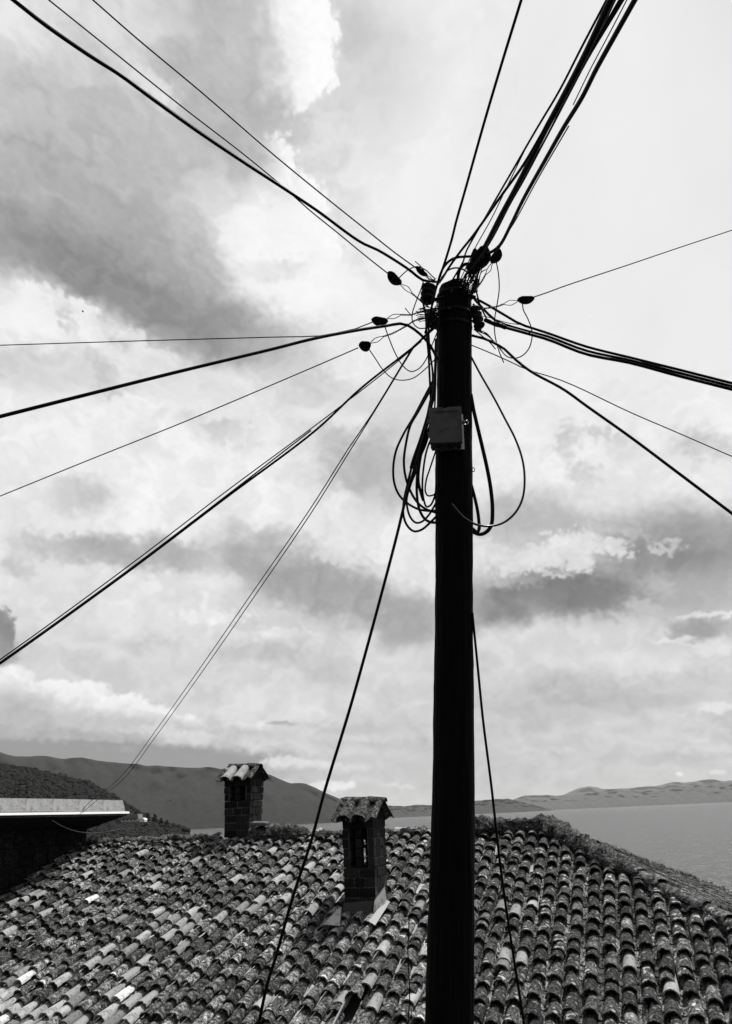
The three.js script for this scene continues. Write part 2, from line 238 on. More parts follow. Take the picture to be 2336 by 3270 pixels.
  { at: [21.9, 5.2], size: [2.51, 0.49], turn: -15, tone: 222, cover: 0.7, soft: 0.6, ragged: 0.24 },
  { at: [20.6, 2.8], size: [1.99, 0.41], turn: -4, tone: 186, cover: 0.7, soft: 0.6, ragged: 0.24 },
  { at: [17.6, 4.3], size: [2.36, 0.37], turn: -12, tone: 218, cover: 0.6, soft: 0.6, ragged: 0.22 },
  { at: [12.6, 3.9], size: [1.44, 0.25], turn: -3, tone: 222, cover: 0.7, soft: 0.5, ragged: 0.19 },
  { at: [15.1, 4.5], size: [1.84, 0.49], turn: -4, tone: 200, cover: 0.5, soft: 0.6, ragged: 0.22 },
  { at: [23.5, 3.2], size: [1.65, 0.29], turn: -4, tone: 224, cover: 0.6, soft: 0.5, ragged: 0.17 },
  { at: [16.4, 2.9], size: [4.17, 0.3], turn: -3, tone: 206, cover: 0.5, soft: 0.7, ragged: 0.15 },
  { at: [20.9, 1.8], size: [0.26, 0.12], turn: -3, tone: 250, cover: 0.9, soft: 0.3, ragged: 0.06 },
  { at: [23.3, 1.8], size: [0.52, 0.17], turn: -3, tone: 236, cover: 0.9, soft: 0.3, ragged: 0.09 },
  { at: [18.9, 1.8], size: [1.16, 0.12], turn: -3, tone: 222, cover: 0.6, soft: 0.5, ragged: 0.09 },
];

function makeSky() {
  const W = 4096, H = 2048, data = new Float32Array(W * H * 4);
  const D = 180 / Math.PI;
  const banks = cloudBanks.map((b) => { const t = rad(b.turn); return { ...b, c: Math.cos(t), s: Math.sin(t), ce: Math.cos(rad(b.at[1])), reach: Math.max(...b.size) * (1 + b.soft) + b.ragged * 2 }; });
  for (let r = 0; r < H; r++) {
    const el = ((r + 0.5) / H) * 180 - 90;
    if (el < -0.2) { for (let c = 0; c < W; c++) { const o = (r * W + c) * 4; data[o] = data[o + 1] = data[o + 2] = 0.2; data[o + 3] = 1; } continue; }
    const ce = Math.cos(rad(el)), row = banks.filter((b) => Math.abs(b.at[1] - el) < b.reach);
    const low = smooth(26, 2, el);                                  // flatter, denser looking cloud towards the horizon
    for (let c = 0; c < W; c++) {
      const phi = ((c + 0.5) / W - 0.5) * 2 * Math.PI;
      const x = Math.cos(phi), z = Math.sin(phi);
      const az = Math.atan2(x, -z) * D;
      const X = az * ce, Y = el;
      // an overcast of mixed grey and white, brighter on the sun's side
      const away = smooth(50, 160, Math.abs(az - 20));
      let v = lerp(lerp(237, 206, low), 150, away * 0.9);
      const n1 = fbm(az * 0.06 * (0.4 + ce), el * lerp(0.07, 0.22, low) + 9, 5, 256, 3);
      const open = smooth(34, 44, Math.abs(az)) + smooth(60, 72, el);
      v += n1 * lerp(10, 60, clamp(open) * (1 - smooth(62, 80, el) * 0.7));
      if (row.length) {
        const near = row.filter((b) => Math.abs(X - b.at[0] * b.ce) < b.reach + 3 && Math.abs(az) < 60);
        if (near.length) {
          const w1 = fbm(X * 0.42 + 40, Y * 0.5 + 11, 5, 256, 1), w2 = fbm(X * 0.42 - 17, Y * 0.5 + 63, 5, 256, 2);
          const b1 = fbm(X * 1.7 + 5, Y * 1.9, 4, 256, 6), b2 = fbm(X * 1.7 - 31, Y * 1.9 + 8, 4, 256, 8);
          const p1 = Math.abs(noise2(X * 1.3, Y * 1.4, 256, 12)) + 0.5 * Math.abs(noise2(X * 2.9, Y * 3.1, 256, 13)) + 0.32 * Math.abs(noise2(X * 5.6, Y * 6, 256, 14));
          for (const b of near) {
            const crisp = b.soft < 0.3;
            const k = b.ragged * (crisp ? 0.9 : 2.2);
            const small = smooth(1.6, 0.5, Math.min(...b.size)), wl = lerp(1, 0.35, small), wb = lerp(0.45, 1.5, small * (crisp ? 0 : 1));
            const dx = (az - b.at[0]) * b.ce + k * (wl * w1 + wb * b1), dy = el - b.at[1] + k * (wl * w2 + wb * b2) * lerp(1, 0.6, low);
            const px = (dx * b.c + dy * b.s) / b.size[0], py = (-dx * b.s + dy * b.c) / b.size[1];
            let d = Math.sqrt(px * px + py * py);
            if (crisp) d += (0.48 - p1) * 1.7 * (b.ragged / Math.min(...b.size));
            let t = (1 - smooth(1 - b.soft, 1 + b.soft, d)) * b.cover;
            if (b.edge !== undefined) { const e = rad(b.edge); t *= smooth(-0.7, 0.6, (dx * Math.cos(e) + dy * Math.sin(e)) / Math.max(...b.size)); }   // crisp on its sunlit side only
            if (t > 0) v = lerp(v, b.tone + (crisp ? b1 * 10 : 0), t);
          }
          const busy = 1 - smooth(-3, 6, az) * smooth(22, 34, el);             // the upper right is a smooth veil
          const fine = fbm(X * 0.45 + 1.3 * w1, Y * lerp(0.5, 1.1, low) + 31 + 1.3 * w2, 5, 256, 20);
          v += fine * lerp(7, 23, busy) * (v > 240 ? 0.35 : 1) + b2 * lerp(2, 4, busy) * (v > 240 ? 0.4 : 1);
        }
      }
      const l = toLinear(clamp(v, 60, 254) / 255);
      const o = (r * W + c) * 4;
      data[o] = data[o + 1] = data[o + 2] = l; data[o + 3] = 1;
    }
  }
  const t = new THREE.DataTexture(data, W, H, THREE.RGBAFormat, THREE.FloatType);
  t.mapping = THREE.EquirectangularReflectionMapping; t.magFilter = THREE.LinearFilter; t.needsUpdate = true;
  return t;
}
const sky = makeSky();
scene.background = sky; scene.environment = sky;
scene.fog = new THREE.FogExp2(0xe6e6e6, 0.0000165);

// ---------------------------------------------------------------- points: where a point of the photograph lies, at a depth in metres along the lens axis
camera.updateMatrixWorld();
const FOCAL = 2361, AX = V3().setFromMatrixColumn(camera.matrixWorld, 0), AY = V3().setFromMatrixColumn(camera.matrixWorld, 1), AZ = V3().setFromMatrixColumn(camera.matrixWorld, 2);
const ray = (x, y) => V3().addScaledVector(AX, (x - 1168) / FOCAL).addScaledVector(AY, (1635 - y) / FOCAL).sub(AZ);
const at = (x, y, depth) => ray(x, y).multiplyScalar(depth);
const onPlane = (x, y, n, c) => { const r = ray(x, y); return r.multiplyScalar(c / r.dot(n)); };

// ---------------------------------------------------------------- materials and textures
function grayTexture(size, fn, { srgb = true, h = size } = {}) {
  const d = new Uint8Array(size * h * 4);
  for (let j = 0; j < h; j++) for (let i = 0; i < size; i++) {
    const v = clamp(fn(i / size, j / h)), q = Math.round(255 * (srgb ? toSRGB(v) : v)), o = (j * size + i) * 4;
    d[o] = d[o + 1] = d[o + 2] = q; d[o + 3] = 255;
  }
  const t = new THREE.DataTexture(d, size, h); t.wrapS = t.wrapT = THREE.RepeatWrapping; t.magFilter = THREE.LinearFilter;
  t.colorSpace = srgb ? THREE.SRGBColorSpace : THREE.NoColorSpace; t.needsUpdate = true; return t;
}
const std = (c, rough = 0.9, more = {}) => new THREE.MeshPhysicalMaterial({ color: new THREE.Color().setRGB(c, c, c), roughness: rough, specularIntensity: rough > 0.8 ? 0.25 : 0.6, ...more });
const TX = 1 / 0.8;   // tile textures cover 0.8 m
const mossyMap = grayTexture(1024, (u, v) => {
  const a = fbm(u * 6, v * 6, 2, 6, 1), b = fbm(u * 13, v * 13, 2, 13, 5), c = fbm(u * 34, v * 34, 2, 34, 9), e = noise2(u * 130, v * 130, 130, 12);
  let t = 0.17 + 0.16 * a + 0.34 * b + 0.30 * c + 0.08 * e;
  t = Math.pow(clamp(t, 0.02, 1), 1.25) * 1.9;
  const lich = smooth(0.24, 0.34, fbm(u * 11 + 0.3 * b, v * 11 + 0.3 * a, 3, 11, 21) + 0.2 * c);
  const black = smooth(0.10, 0.22, fbm(u * 15, v * 15, 2, 15, 31) + 0.25 * c);
  t = lerp(t, 0.06, black * 0.75); t = lerp(t, 0.8 + 0.2 * c, lich * 0.7);
  return clamp(t, 0.02, 1);
});
const spottedMap = grayTexture(1024, (u, v) => {   // darker moss with a few round, nearly white lichen patches
  const a = fbm(u * 8, v * 8, 3, 8, 41), b = fbm(u * 26, v * 26, 3, 26, 45), c = noise2(u * 80, v * 80, 80, 49);
  let t = Math.pow(clamp(0.17 + 0.2 * a + 0.42 * b + 0.22 * c, 0.02, 1), 1.3) * 1.6;
  const black = smooth(0.16, 0.3, fbm(u * 17, v * 17, 3, 17, 51) + 0.2 * c);
  t = lerp(t, 0.05, black * 0.8);
  const lich = smooth(0.36, 0.43, noise2(u * 10, v * 10, 10, 60) * 0.95 + 0.14 * b);
  return clamp(lerp(t, 0.95 + 0.1 * c, lich * 0.9), 0.03, 1);
});
const cleanMap = grayTexture(512, (u, v) => {
  const a = fbm(u * 6, v * 3, 4, 6, 71), b = fbm(u * 24, v * 24, 3, 24, 75), c = noise2(u * 90, v * 90, 90, 79);
  const spot = smooth(0.38, 0.5, noise2(u * 18, v * 18, 18, 81) + 0.3 * c), patch = smooth(0.18, 0.4, fbm(u * 5, v * 5, 3, 5, 85) + 0.4 * b);
  return clamp(lerp(lerp(0.8 + 0.3 * a + 0.14 * b + 0.06 * c, 0.3, spot * 0.7), 0.34 + 0.3 * b, patch * 0.7), 0.05, 1);
});
const crustMap = grayTexture(1024, (u, v) => {   // moss, mortar and rubble
  const a = fbm(u * 6, v * 6, 4, 6, 91), b = fbm(u * 24, v * 24, 4, 24, 95), c = noise2(u * 90, v * 90, 90, 99);
  let t = 0.22 + 0.3 * a + 0.42 * b + 0.2 * c;
  const spot = smooth(0.33, 0.45, noise2(u * 34, v * 34, 34, 97) + 0.2 * b);
  return clamp(lerp(Math.pow(clamp(t, 0.03, 1), 1.3) * 1.4, 0.9, spot * 0.6), 0.03, 1);
});
const reliefMap = grayTexture(512, (u, v) => clamp(0.5 + 0.4 * fbm(u * 12, v * 12, 5, 12, 111) + 0.2 * noise2(u * 90, v * 90, 90, 115)), { srgb: false });
const M = {
  mossy: std(0.42, 0.95, { map: mossyMap, bumpMap: reliefMap, bumpScale: 0.006, vertexColors: true }),
  spotted: std(0.31, 0.95, { map: spottedMap, bumpMap: reliefMap, bumpScale: 0.006, vertexColors: true }),
  clean: std(0.42, 0.85, { map: cleanMap, bumpMap: reliefMap, bumpScale: 0.003, vertexColors: true }),
  crust: std(0.20, 1, { map: crustMap, bumpMap: reliefMap, bumpScale: 0.02 }),
  moss: std(0.035, 1),
  deck: std(0.02, 1),
  stone: std(0.42, 0.95, { map: crustMap }),
  brick: std(0.02, 0.95, { map: cleanMap, bumpMap: reliefMap, bumpScale: 0.006, vertexColors: true }),
  mortar: std(0.22, 1, { map: crustMap }),
  soot: std(0.015, 1),
  pole: null, cable: std(0.004, 0.6, { specularIntensity: 0.25 }), wire: std(0.006, 0.55, { specularIntensity: 0.3 }), cap: std(0.005, 0.6, { specularIntensity: 0.2 }), bolt: std(0.03, 0.6, { specularIntensity: 0.3 }),
  box: std(0.085, 0.6, { map: cleanMap }), steel: std(0.35, 0.35, { metalness: 0.8 }),
  zinc: std(0.33, 0.55, { map: cleanMap }), lip: std(0.8, 0.5), block: std(0.06, 0.95, { map: crustMap }), dark: std(0.012, 1), steelDark: std(0.05, 0.6),  // block: slab and soffit concrete, darkened to stand in for shade under the eave
};

// ---------------------------------------------------------------- helpers for things and parts
const taken = new Map();
function numbered(name) { const n = taken.get(name) ?? 0; taken.set(name, n + 1); return n ? `${name}_${String(n).padStart(3, '0')}` : name; }
function tag(o, label, category, group) { o.userData.label = label; o.userData.category = category; if (group) o.userData.group = group; return o; }
function thing(name, label, category, pos = V3(), group) { const o = new THREE.Group(); o.name = numbered(name); o.position.copy(pos); tag(o, label, category, group); scene.add(o); return o; }
function part(name, geo, mat, parent, label) { const m = new THREE.Mesh(geo, mat); m.name = name; m.castShadow = m.receiveShadow = true; if (label) m.userData.label = label; parent.add(m); return m; }
function local(geo, parent) { parent.updateWorldMatrix(true, false); return geo.applyMatrix4(parent.matrixWorld.clone().invert()); }   // a geometry in world metres into its parent's own axes
function structure(name, geo, mat) { const m = new THREE.Mesh(geo, mat); m.name = numbered(name); m.userData.kind = 'structure'; m.castShadow = m.receiveShadow = true; scene.add(m); return m; }
function frameMatrix(x, y, z, o) { return new THREE.Matrix4().makeBasis(x, y, z).setPosition(o); }
function buildGeo(pos, idx, uv, col) { const g = new THREE.BufferGeometry(); g.setAttribute('position', new THREE.Float32BufferAttribute(pos, 3)); if (uv) g.setAttribute('uv', new THREE.Float32BufferAttribute(uv, 2)); if (col) g.setAttribute('color', new THREE.Float32BufferAttribute(col, 3)); g.setIndex(idx); g.computeVertexNormals(); return g; }
function tint(geo, t) { const n = geo.attributes.position.count, c = new Float32Array(n * 3).fill(t); geo.setAttribute('color', new THREE.BufferAttribute(c, 3)); return geo; }
function prism(profile, length, bevel = 0) { const s = new THREE.Shape(profile.map((p) => new THREE.Vector2(...p))); return new THREE.ExtrudeGeometry(s, { depth: length, bevelEnabled: bevel > 0, bevelSize: bevel, bevelThickness: bevel, bevelSegments: 2, steps: 1 }); }
function sheet(a, b, c, d, thick = 0.004) {   // a bent-metal sheet: four corners, given a real thickness
  const n = b.clone().sub(a).cross(d.clone().sub(a)).normalize().multiplyScalar(thick / 2), P = [];
  for (const s of [1, -1]) for (const p of [a, b, c, d]) P.push(p.clone().addScaledVector(n, s));
  const pos = [], uv = [], q = (i, j, k, l) => { const o = pos.length / 3; for (const t of [i, j, k, l]) pos.push(...P[t].toArray()); const w = P[i].distanceTo(P[j]) * 1.25, h = P[j].distanceTo(P[k]) * 1.25; uv.push(0, 0, w, 0, w, h, 0, h); return [o, o + 1, o + 2, o, o + 2, o + 3]; };
  const idx = [...q(0, 1, 2, 3), ...q(7, 6, 5, 4), ...q(4, 5, 1, 0), ...q(5, 6, 2, 1), ...q(6, 7, 3, 2), ...q(7, 4, 0, 3)];
  return buildGeo(pos, idx, uv);
}
function lump(points, radius, flat, amp, seed, around = 14, along = 60) {   // an uneven bank of mortar and moss along a line
  const curve = new THREE.CatmullRomCurve3(points), pos = [], uv = [], idx = [], up = V3(0, 1, 0);
  const len = curve.getLength();
  for (let i = 0; i <= along; i++) {
    const t = i / along, p = curve.getPointAt(t), d = curve.getTangentAt(t), side = d.clone().cross(up).normalize(), u2 = side.clone().cross(d).normalize();
    const end = Math.sqrt(clamp(Math.min(t, 1 - t) * 14));
    for (let j = 0; j <= around; j++) {
      const a = (j / around) * Math.PI * 2, jj = j % around;
      const n = fbm(t * len * 2.2 + seed, Math.cos((jj / around) * 6.283) * 1.1 + seed, 4, 256, seed) + 0.6 * noise2(t * len * 9, jj * 1.3 + seed, 256, seed + 3);
      const r = (typeof radius === 'function' ? radius(t) : radius) * end * (1 + amp * n);
      pos.push(...p.clone().addScaledVector(side, Math.cos(a) * r).addScaledVector(u2, Math.sin(a) * r * flat).toArray());
      uv.push(t * len, (j / around) * 0.9);
    }
  }
  for (let i = 0; i < along; i++) for (let j = 0; j < around; j++) { const a = i * (around + 1) + j, b = a + around + 1; idx.push(a, a + 1, b, b, a + 1, b + 1); }
  return buildGeo(pos, idx, uv);
}

// ================================================================ LAND, LAKE AND MOUNTAINS
const WATER = -25;
{
  const S = 1024, hgt = new Float32Array(S * S), nd = new Uint8Array(S * S * 4);
  for (let j = 0; j < S; j++) for (let i = 0; i < S; i++) { const u = i / S, v = j / S; hgt[j * S + i] = fbm(u * 9, v * 22, 4, 9, 131) + 0.35 * fbm(u * 34, v * 70, 3, 34, 135) + 0.9 * noise2(u * 4, v * 7, 4, 139); }
  for (let j = 0; j < S; j++) for (let i = 0; i < S; i++) {
    const k = 17, dx = (hgt[j * S + (i + 1) % S] - hgt[j * S + i]) * k, dy = (hgt[((j + 1) % S) * S + i] - hgt[j * S + i]) * k, l = Math.hypot(dx, dy, 1), o = (j * S + i) * 4;
    nd[o] = 127.5 * (1 - dx / l); nd[o + 1] = 127.5 * (1 - dy / l); nd[o + 2] = 127.5 * (1 + 1 / l); nd[o + 3] = 255;
  }
  const rip = new THREE.DataTexture(nd, S, S); rip.wrapS = rip.wrapT = THREE.RepeatWrapping; rip.magFilter = THREE.LinearFilter; rip.needsUpdate = true;
  const g = new THREE.PlaneGeometry(90000, 60000, 1, 1); g.rotateX(-Math.PI / 2); g.translate(0, WATER, -29000);
  const uv = g.attributes.uv; for (let i = 0; i < uv.count; i++) uv.setXY(i, uv.getX(i) * 90000 / 90, uv.getY(i) * 60000 / 60);
  structure('lake', g, new THREE.MeshPhysicalMaterial({ color: new THREE.Color().setRGB(0.03, 0.03, 0.03), roughness: 0.25, ior: 1.33, specularIntensity: 0.7, normalMap: rip }));
}
function heights(list, az) { if (az <= list[0][0]) return list[0][1]; for (let i = 1; i < list.length; i++) if (az <= list[i][0]) { const [a, b] = [list[i - 1], list[i]]; const t = (az - a[0]) / (b[0] - a[0]); return lerp(a[1], b[1], t); } return list.at(-1)[1]; }
// a mountain range: its skyline as photo points, the distance of its crest and of its shore
function range(name, line, dist, front, mat, rough, seed, n = 260) {
  const sky = line.map(([x, y]) => { const d = ray(x, y); return [Math.atan2(d.x, -d.z), d.y / Math.hypot(d.x, d.z)]; });
  const a0 = sky[0][0], a1 = sky.at(-1)[0], pos = [], uv = [], idx = [], rows = 22;
  for (let i = 0; i <= n; i++) {
    const az = lerp(a0, a1, i / n), D = dist(i / n), F = front(i / n);
    const crest = D * heights(sky, az);
    for (let j = 0; j <= rows; j++) {
      const t = j / rows;   // 0 shore, 0.7 crest, 1 behind
      const q = t < 0.7 ? t / 0.7 : 1, back = t > 0.7 ? (t - 0.7) / 0.3 : 0;
      const R = t < 0.7 ? lerp(F, D, q) : lerp(D, D * 1.35, back);
      const gully = fbm(i * 0.07 + seed + 0.8 * t, t * 2.6 + seed, 5, 256, seed);
      let y = lerp(WATER - 1, crest, Math.pow(q, 0.9)) + gully * rough * Math.sin(Math.PI * q) * (crest - WATER) - back * (crest - WATER) * 0.7;
      if (q === 1 && !back) y += fbm(i * 0.6, seed, 4, 256, seed) * rough * 0.10 * (crest - WATER);
      const wob = 1 + 0.03 * noise2(i * 0.13 + seed, j * 0.5, 256, seed) * (q < 1 ? q : 0);
      pos.push(Math.sin(az) * R * wob, y, -Math.cos(az) * R * wob); uv.push(i / n * 10, t * 4);
    }
  }
  for (let i = 0; i < n; i++) for (let j = 0; j < rows; j++) { const a = i * (rows + 1) + j, b = a + rows + 1; idx.push(a, b, a + 1, b, b + 1, a + 1); }
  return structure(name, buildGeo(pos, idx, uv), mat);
}
const slopeMap = grayTexture(512, (u, v) => clamp(0.5 + 0.8 * fbm(u * 8, v * 8, 5, 8, 151) + 0.4 * noise2(u * 60, v * 60, 60, 155), 0.08, 1));
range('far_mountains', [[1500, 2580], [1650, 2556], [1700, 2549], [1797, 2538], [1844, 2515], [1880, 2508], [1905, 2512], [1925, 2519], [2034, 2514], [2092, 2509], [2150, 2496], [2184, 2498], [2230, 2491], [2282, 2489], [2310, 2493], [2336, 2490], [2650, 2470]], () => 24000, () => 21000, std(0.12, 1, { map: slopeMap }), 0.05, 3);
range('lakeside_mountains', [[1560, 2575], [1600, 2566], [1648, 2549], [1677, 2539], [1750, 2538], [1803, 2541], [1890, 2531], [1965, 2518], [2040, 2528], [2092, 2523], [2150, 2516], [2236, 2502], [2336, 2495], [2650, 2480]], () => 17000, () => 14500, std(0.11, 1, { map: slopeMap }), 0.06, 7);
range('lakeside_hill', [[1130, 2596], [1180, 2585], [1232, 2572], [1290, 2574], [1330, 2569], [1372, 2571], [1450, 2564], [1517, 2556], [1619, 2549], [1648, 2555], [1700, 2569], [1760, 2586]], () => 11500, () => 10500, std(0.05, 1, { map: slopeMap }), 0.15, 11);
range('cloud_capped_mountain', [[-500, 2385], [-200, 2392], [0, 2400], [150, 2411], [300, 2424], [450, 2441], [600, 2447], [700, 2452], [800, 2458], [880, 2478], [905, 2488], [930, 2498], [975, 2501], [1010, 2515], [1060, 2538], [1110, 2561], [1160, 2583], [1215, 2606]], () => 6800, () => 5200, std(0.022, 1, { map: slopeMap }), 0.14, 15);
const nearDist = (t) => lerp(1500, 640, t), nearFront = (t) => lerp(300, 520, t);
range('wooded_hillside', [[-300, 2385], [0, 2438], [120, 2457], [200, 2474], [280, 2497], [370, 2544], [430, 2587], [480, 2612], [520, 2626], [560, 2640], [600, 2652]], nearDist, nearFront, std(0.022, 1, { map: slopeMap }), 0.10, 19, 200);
{ // the town's own hill under the houses, falling to the shore
  const pos = [], idx = [], uv = [], nx = 60, nz = 60;
  for (let i = 0; i <= nx; i++) for (let j = 0; j <= nz; j++) {
    const x = lerp(-160, 120, i / nx), z = lerp(60, -190, j / nz);
    const y = lerp(-8.6, WATER - 3, smooth(-26, -150, z)) + 0.4 * fbm(x * 0.1, z * 0.1, 3, 256, 4) * smooth(-20, -30, z);
    pos.push(x, y, z); uv.push(x * 0.4, z * 0.4);
  }
  for (let i = 0; i < nx; i++) for (let j = 0; j < nz; j++) { const a = i * (nz + 1) + j, b = a + nz + 1; idx.push(a, a + 1, b, b, a + 1, b + 1); }
  structure('ground', buildGeo(pos, idx, uv), std(0.08, 1, { map: crustMap }));
}

// trees and scrub on the wooded hillside: one mass that nobody could count
const leafBall = (() => { const g = new THREE.IcosahedronGeometry(1, 1), p = g.attributes.position; for (let i = 0; i < p.count; i++) { const v = V3().fromBufferAttribute(p, i), k = 1 + 0.35 * noise2(v.x * 2.3 + v.z, v.y * 2.3 - v.z, 256, 2); p.setXYZ(i, v.x * k, v.y * k, v.z * k); } g.computeVertexNormals(); return g; })();
{
  const hill = scene.getObjectByName('wooded_hillside'), P = hill.geometry.attributes.position, rows = 23, r = rng(91), list = [];
  const pick = (i, j) => V3().fromBufferAttribute(P, i * rows + j);
  for (let k = 0; k < 26000; k++) {
    const u = Math.pow(r(), 0.8) * 199.9, v = r() * 16.5, i = Math.floor(u), j = Math.floor(v), fu = u - i, fv = v - j;
    const p = pick(i, j).lerp(pick(i + 1, j), fu).lerp(pick(i, j + 1).lerp(pick(i + 1, j + 1), fu), fv);
    if (p.y < WATER + 1 || noise2(u * 0.22, v * 0.9, 256, 7) < -0.28) continue;
    list.push(p);
  }
  const m = new THREE.InstancedMesh(leafBall, std(0.02, 1), list.length); m.name = 'hillside_wood'; m.userData.kind = 'stuff'; m.userData.label = 'dark scrub and trees covering the hillside at the left';
  const mx = new THREE.Matrix4(), q = new THREE.Quaternion(), c = new THREE.Color();
  list.forEach((p, n) => { const s = lerp(0.9, 2.5, r() * r()); q.setFromAxisAngle(V3(0, 1, 0), r() * 6.28); mx.compose(p.add(V3(0, s * 0.4, 0)), q, V3(s * 1.2, s * lerp(0.7, 1.2, r()), s)); m.setMatrixAt(n, mx); const t = lerp(0.6, 1.25, r()); m.setColorAt(n, c.setRGB(t, t, t)); });
  m.castShadow = m.receiveShadow = true; scene.add(m);
}
function tree(x, y, depth, h, label) {   // a dark conical or bushy tree standing by the houses on the shore
  const foot = at(x, y, depth), t = thing('tree', label, 'tree', foot, 'trees round the lakeside houses'), r = rng(Math.round(x * 7 + y));
  part('trunk', new THREE.CylinderGeometry(0.02 * h, 0.035 * h, h * 0.5, 7).translate(0, h * 0.25, 0), M.dark, t);
  const blobs = [];
  for (let k = 0; k < 26; k++) { const f = r(), a = r() * 6.28, w = h * 0.3 * (1 - f * 0.75) * Math.sqrt(r()), s = h * lerp(0.07, 0.15, r()) * (1 - f * 0.3); const g = leafBall.clone(); g.rotateY(r() * 6); g.scale(s, s, s); g.translate(Math.cos(a) * w, h * lerp(0.28, 0.98, f), Math.sin(a) * w); blobs.push(g); }
  part('crown', mergeGeometries(blobs), std(0.022, 1), t);
}
[[432, 2618, 500, 9, 'small dark tree at the eave tip of the neighbouring roof'], [468, 2628, 500, 10, 'dark tree beside the white rounded lakeside building'], [492, 2632, 500, 10, 'tall dark tree in the middle of the lakeside clump'], [513, 2637, 500, 8, 'pointed dark tree in the lakeside clump'], [532, 2640, 500, 7, 'dark tree near the end of the lakeside clump'], [553, 2643, 500, 4.5, 'lowest dark tree at the very end of the point']].forEach(([x, y, d, h, l]) => tree(x, y, d, h * 0.62, l));
{
  const p = at(418, 2622, 470), t = thing('lakeside_house', 'long pale lakeside house with a grey ribbed roof, among trees', 'house', p);
  const s = 470 / FOCAL;
  part('wall', new THREE.BoxGeometry(52 * s, 9 * s, 8).translate(0, 3 * s, 0), std(0.5), t);
  part('roof', prism([[-30 * s, 0], [30 * s, 0], [27 * s, 13 * s], [-27 * s, 13 * s]], 10).translate(0, 7 * s, -5), std(0.16), t);
  for (let k = 0; k < 3; k++) part('roof_rib', new THREE.BoxGeometry(56 * s, 0.18, 0.3).translate(0, (10 + k * 3.2) * s, 5.1), std(0.3), t);
  for (let k = 0; k < 4; k++) part('window', new THREE.BoxGeometry(5 * s, 4 * s, 0.3).translate((-18 + k * 12) * s, 3.5 * s, 4.05), std(0.03), t);
}
{
  const p = at(456, 2624, 470), t = thing('white_pavilion', 'small white round-topped building right of the lakeside house', 'building', p), s = 470 / FOCAL;
  part('wall', new THREE.BoxGeometry(17 * s, 5 * s, 6).translate(0, 2 * s, 0), std(0.7), t);
  part('roof', new THREE.CylinderGeometry(9 * s, 9 * s, 6.4, 16, 1, false, -Math.PI / 2, Math.PI).rotateX(-Math.PI / 2).scale(1, 0.75, 1).translate(0, 4.5 * s, 0), std(0.75), t);
}

// ================================================================ THE TILED HOUSE IN FRONT
const RA = rad(19.0955), RS = rad(21.53195), OFF = -5.857;
const Hh = V3(Math.cos(RA), 0, Math.sin(RA)), G = V3(Math.sin(RA), 0, -Math.cos(RA));            // along the ridge; horizontally up the slope
const Vv = G.clone().multiplyScalar(Math.cos(RS)).add(V3(0, Math.sin(RS), 0)), N = V3().crossVectors(Hh, Vv).multiplyScalar(1);
const roofPoint = (h, v, up = 0) => V3().addScaledVector(N, OFF + up).addScaledVector(Hh, h).addScaledVector(Vv, v);
const RIDGE = 13.82, VERGE = -12.42, APEX = -1.99, EAVE = 5;
const hipAt = (v) => APEX + (RIDGE - v) * 0.795;
const house = thing('tiled_house', 'old house with a weathered barrel tile roof and two brick chimneys', 'house', roofPoint(-5, EAVE).setY(-8.5));
const apex = roofPoint(APEX, RIDGE), hipFoot = roofPoint(hipAt(EAVE), EAVE);
// the hipped end: falls to the right of the apex
const E2 = G.clone().negate(), hipDir = hipFoot.clone().sub(apex).normalize();
const s2 = Math.atan(-hipDir.y / hipDir.dot(Hh)), D2 = Hh.clone().multiplyScalar(Math.cos(s2)).add(V3(0, -Math.sin(s2), 0)), N2 = V3().crossVectors(D2, E2); if (N2.y < 0) N2.negate();
const far = onPlane(2336, 2868, N2, N2.dot(apex)), farDir = far.clone().sub(apex).normalize();
const endPoint = (e, w, up = 0) => apex.clone().addScaledVector(E2, e).addScaledVector(D2, w).addScaledVector(N2, up);
const hipSlope = hipDir.dot(E2) / hipDir.dot(D2), farSlope = farDir.dot(E2) / farDir.dot(D2);      // where the two hips run on the end face: e = slope * w
const deckOf = (pts) => { const pos = [], idx = []; pts.forEach((p) => pos.push(...p.toArray())); for (let i = 1; i < pts.length - 1; i++) idx.push(0, i, i + 1); return buildGeo(pos, idx); };
const roof = part('roof', local(deckOf([roofPoint(VERGE, EAVE), roofPoint(hipAt(EAVE), EAVE), apex, roofPoint(VERGE, RIDGE)]), house), M.deck, house);
const hipRoof = part('hip_roof', local(deckOf([apex, hipFoot, endPoint(hipSlope * 9, 9), endPoint(farSlope * 9, 9)]), house), M.deck, house, 'hipped end of the roof beside the lake, dark and overgrown');
{ // the hidden back slope and the walls
  const back = (h, k) => roofPoint(h, RIDGE).addScaledVector(G, k * Math.cos(RS)).add(V3(0, -k * Math.sin(RS), 0));
  part('back_roof', local(deckOf([roofPoint(VERGE, RIDGE), apex, endPoint(farSlope * 9, 9), back(VERGE, 8)]), house), M.deck, house);
  const a = roofPoint(VERGE + 0.3, EAVE + 0.5), b = roofPoint(hipAt(EAVE) - 0.4, EAVE + 0.5);
  part('wall', local(sheet(V3(a.x, -8.6, a.z), V3(b.x, -8.6, b.z), b.clone().add(V3(0, -0.1, 0)), a.clone().add(V3(0, -0.1, 0)), 0.4), house), std(0.35, 0.95, { map: crustMap }), house);
}
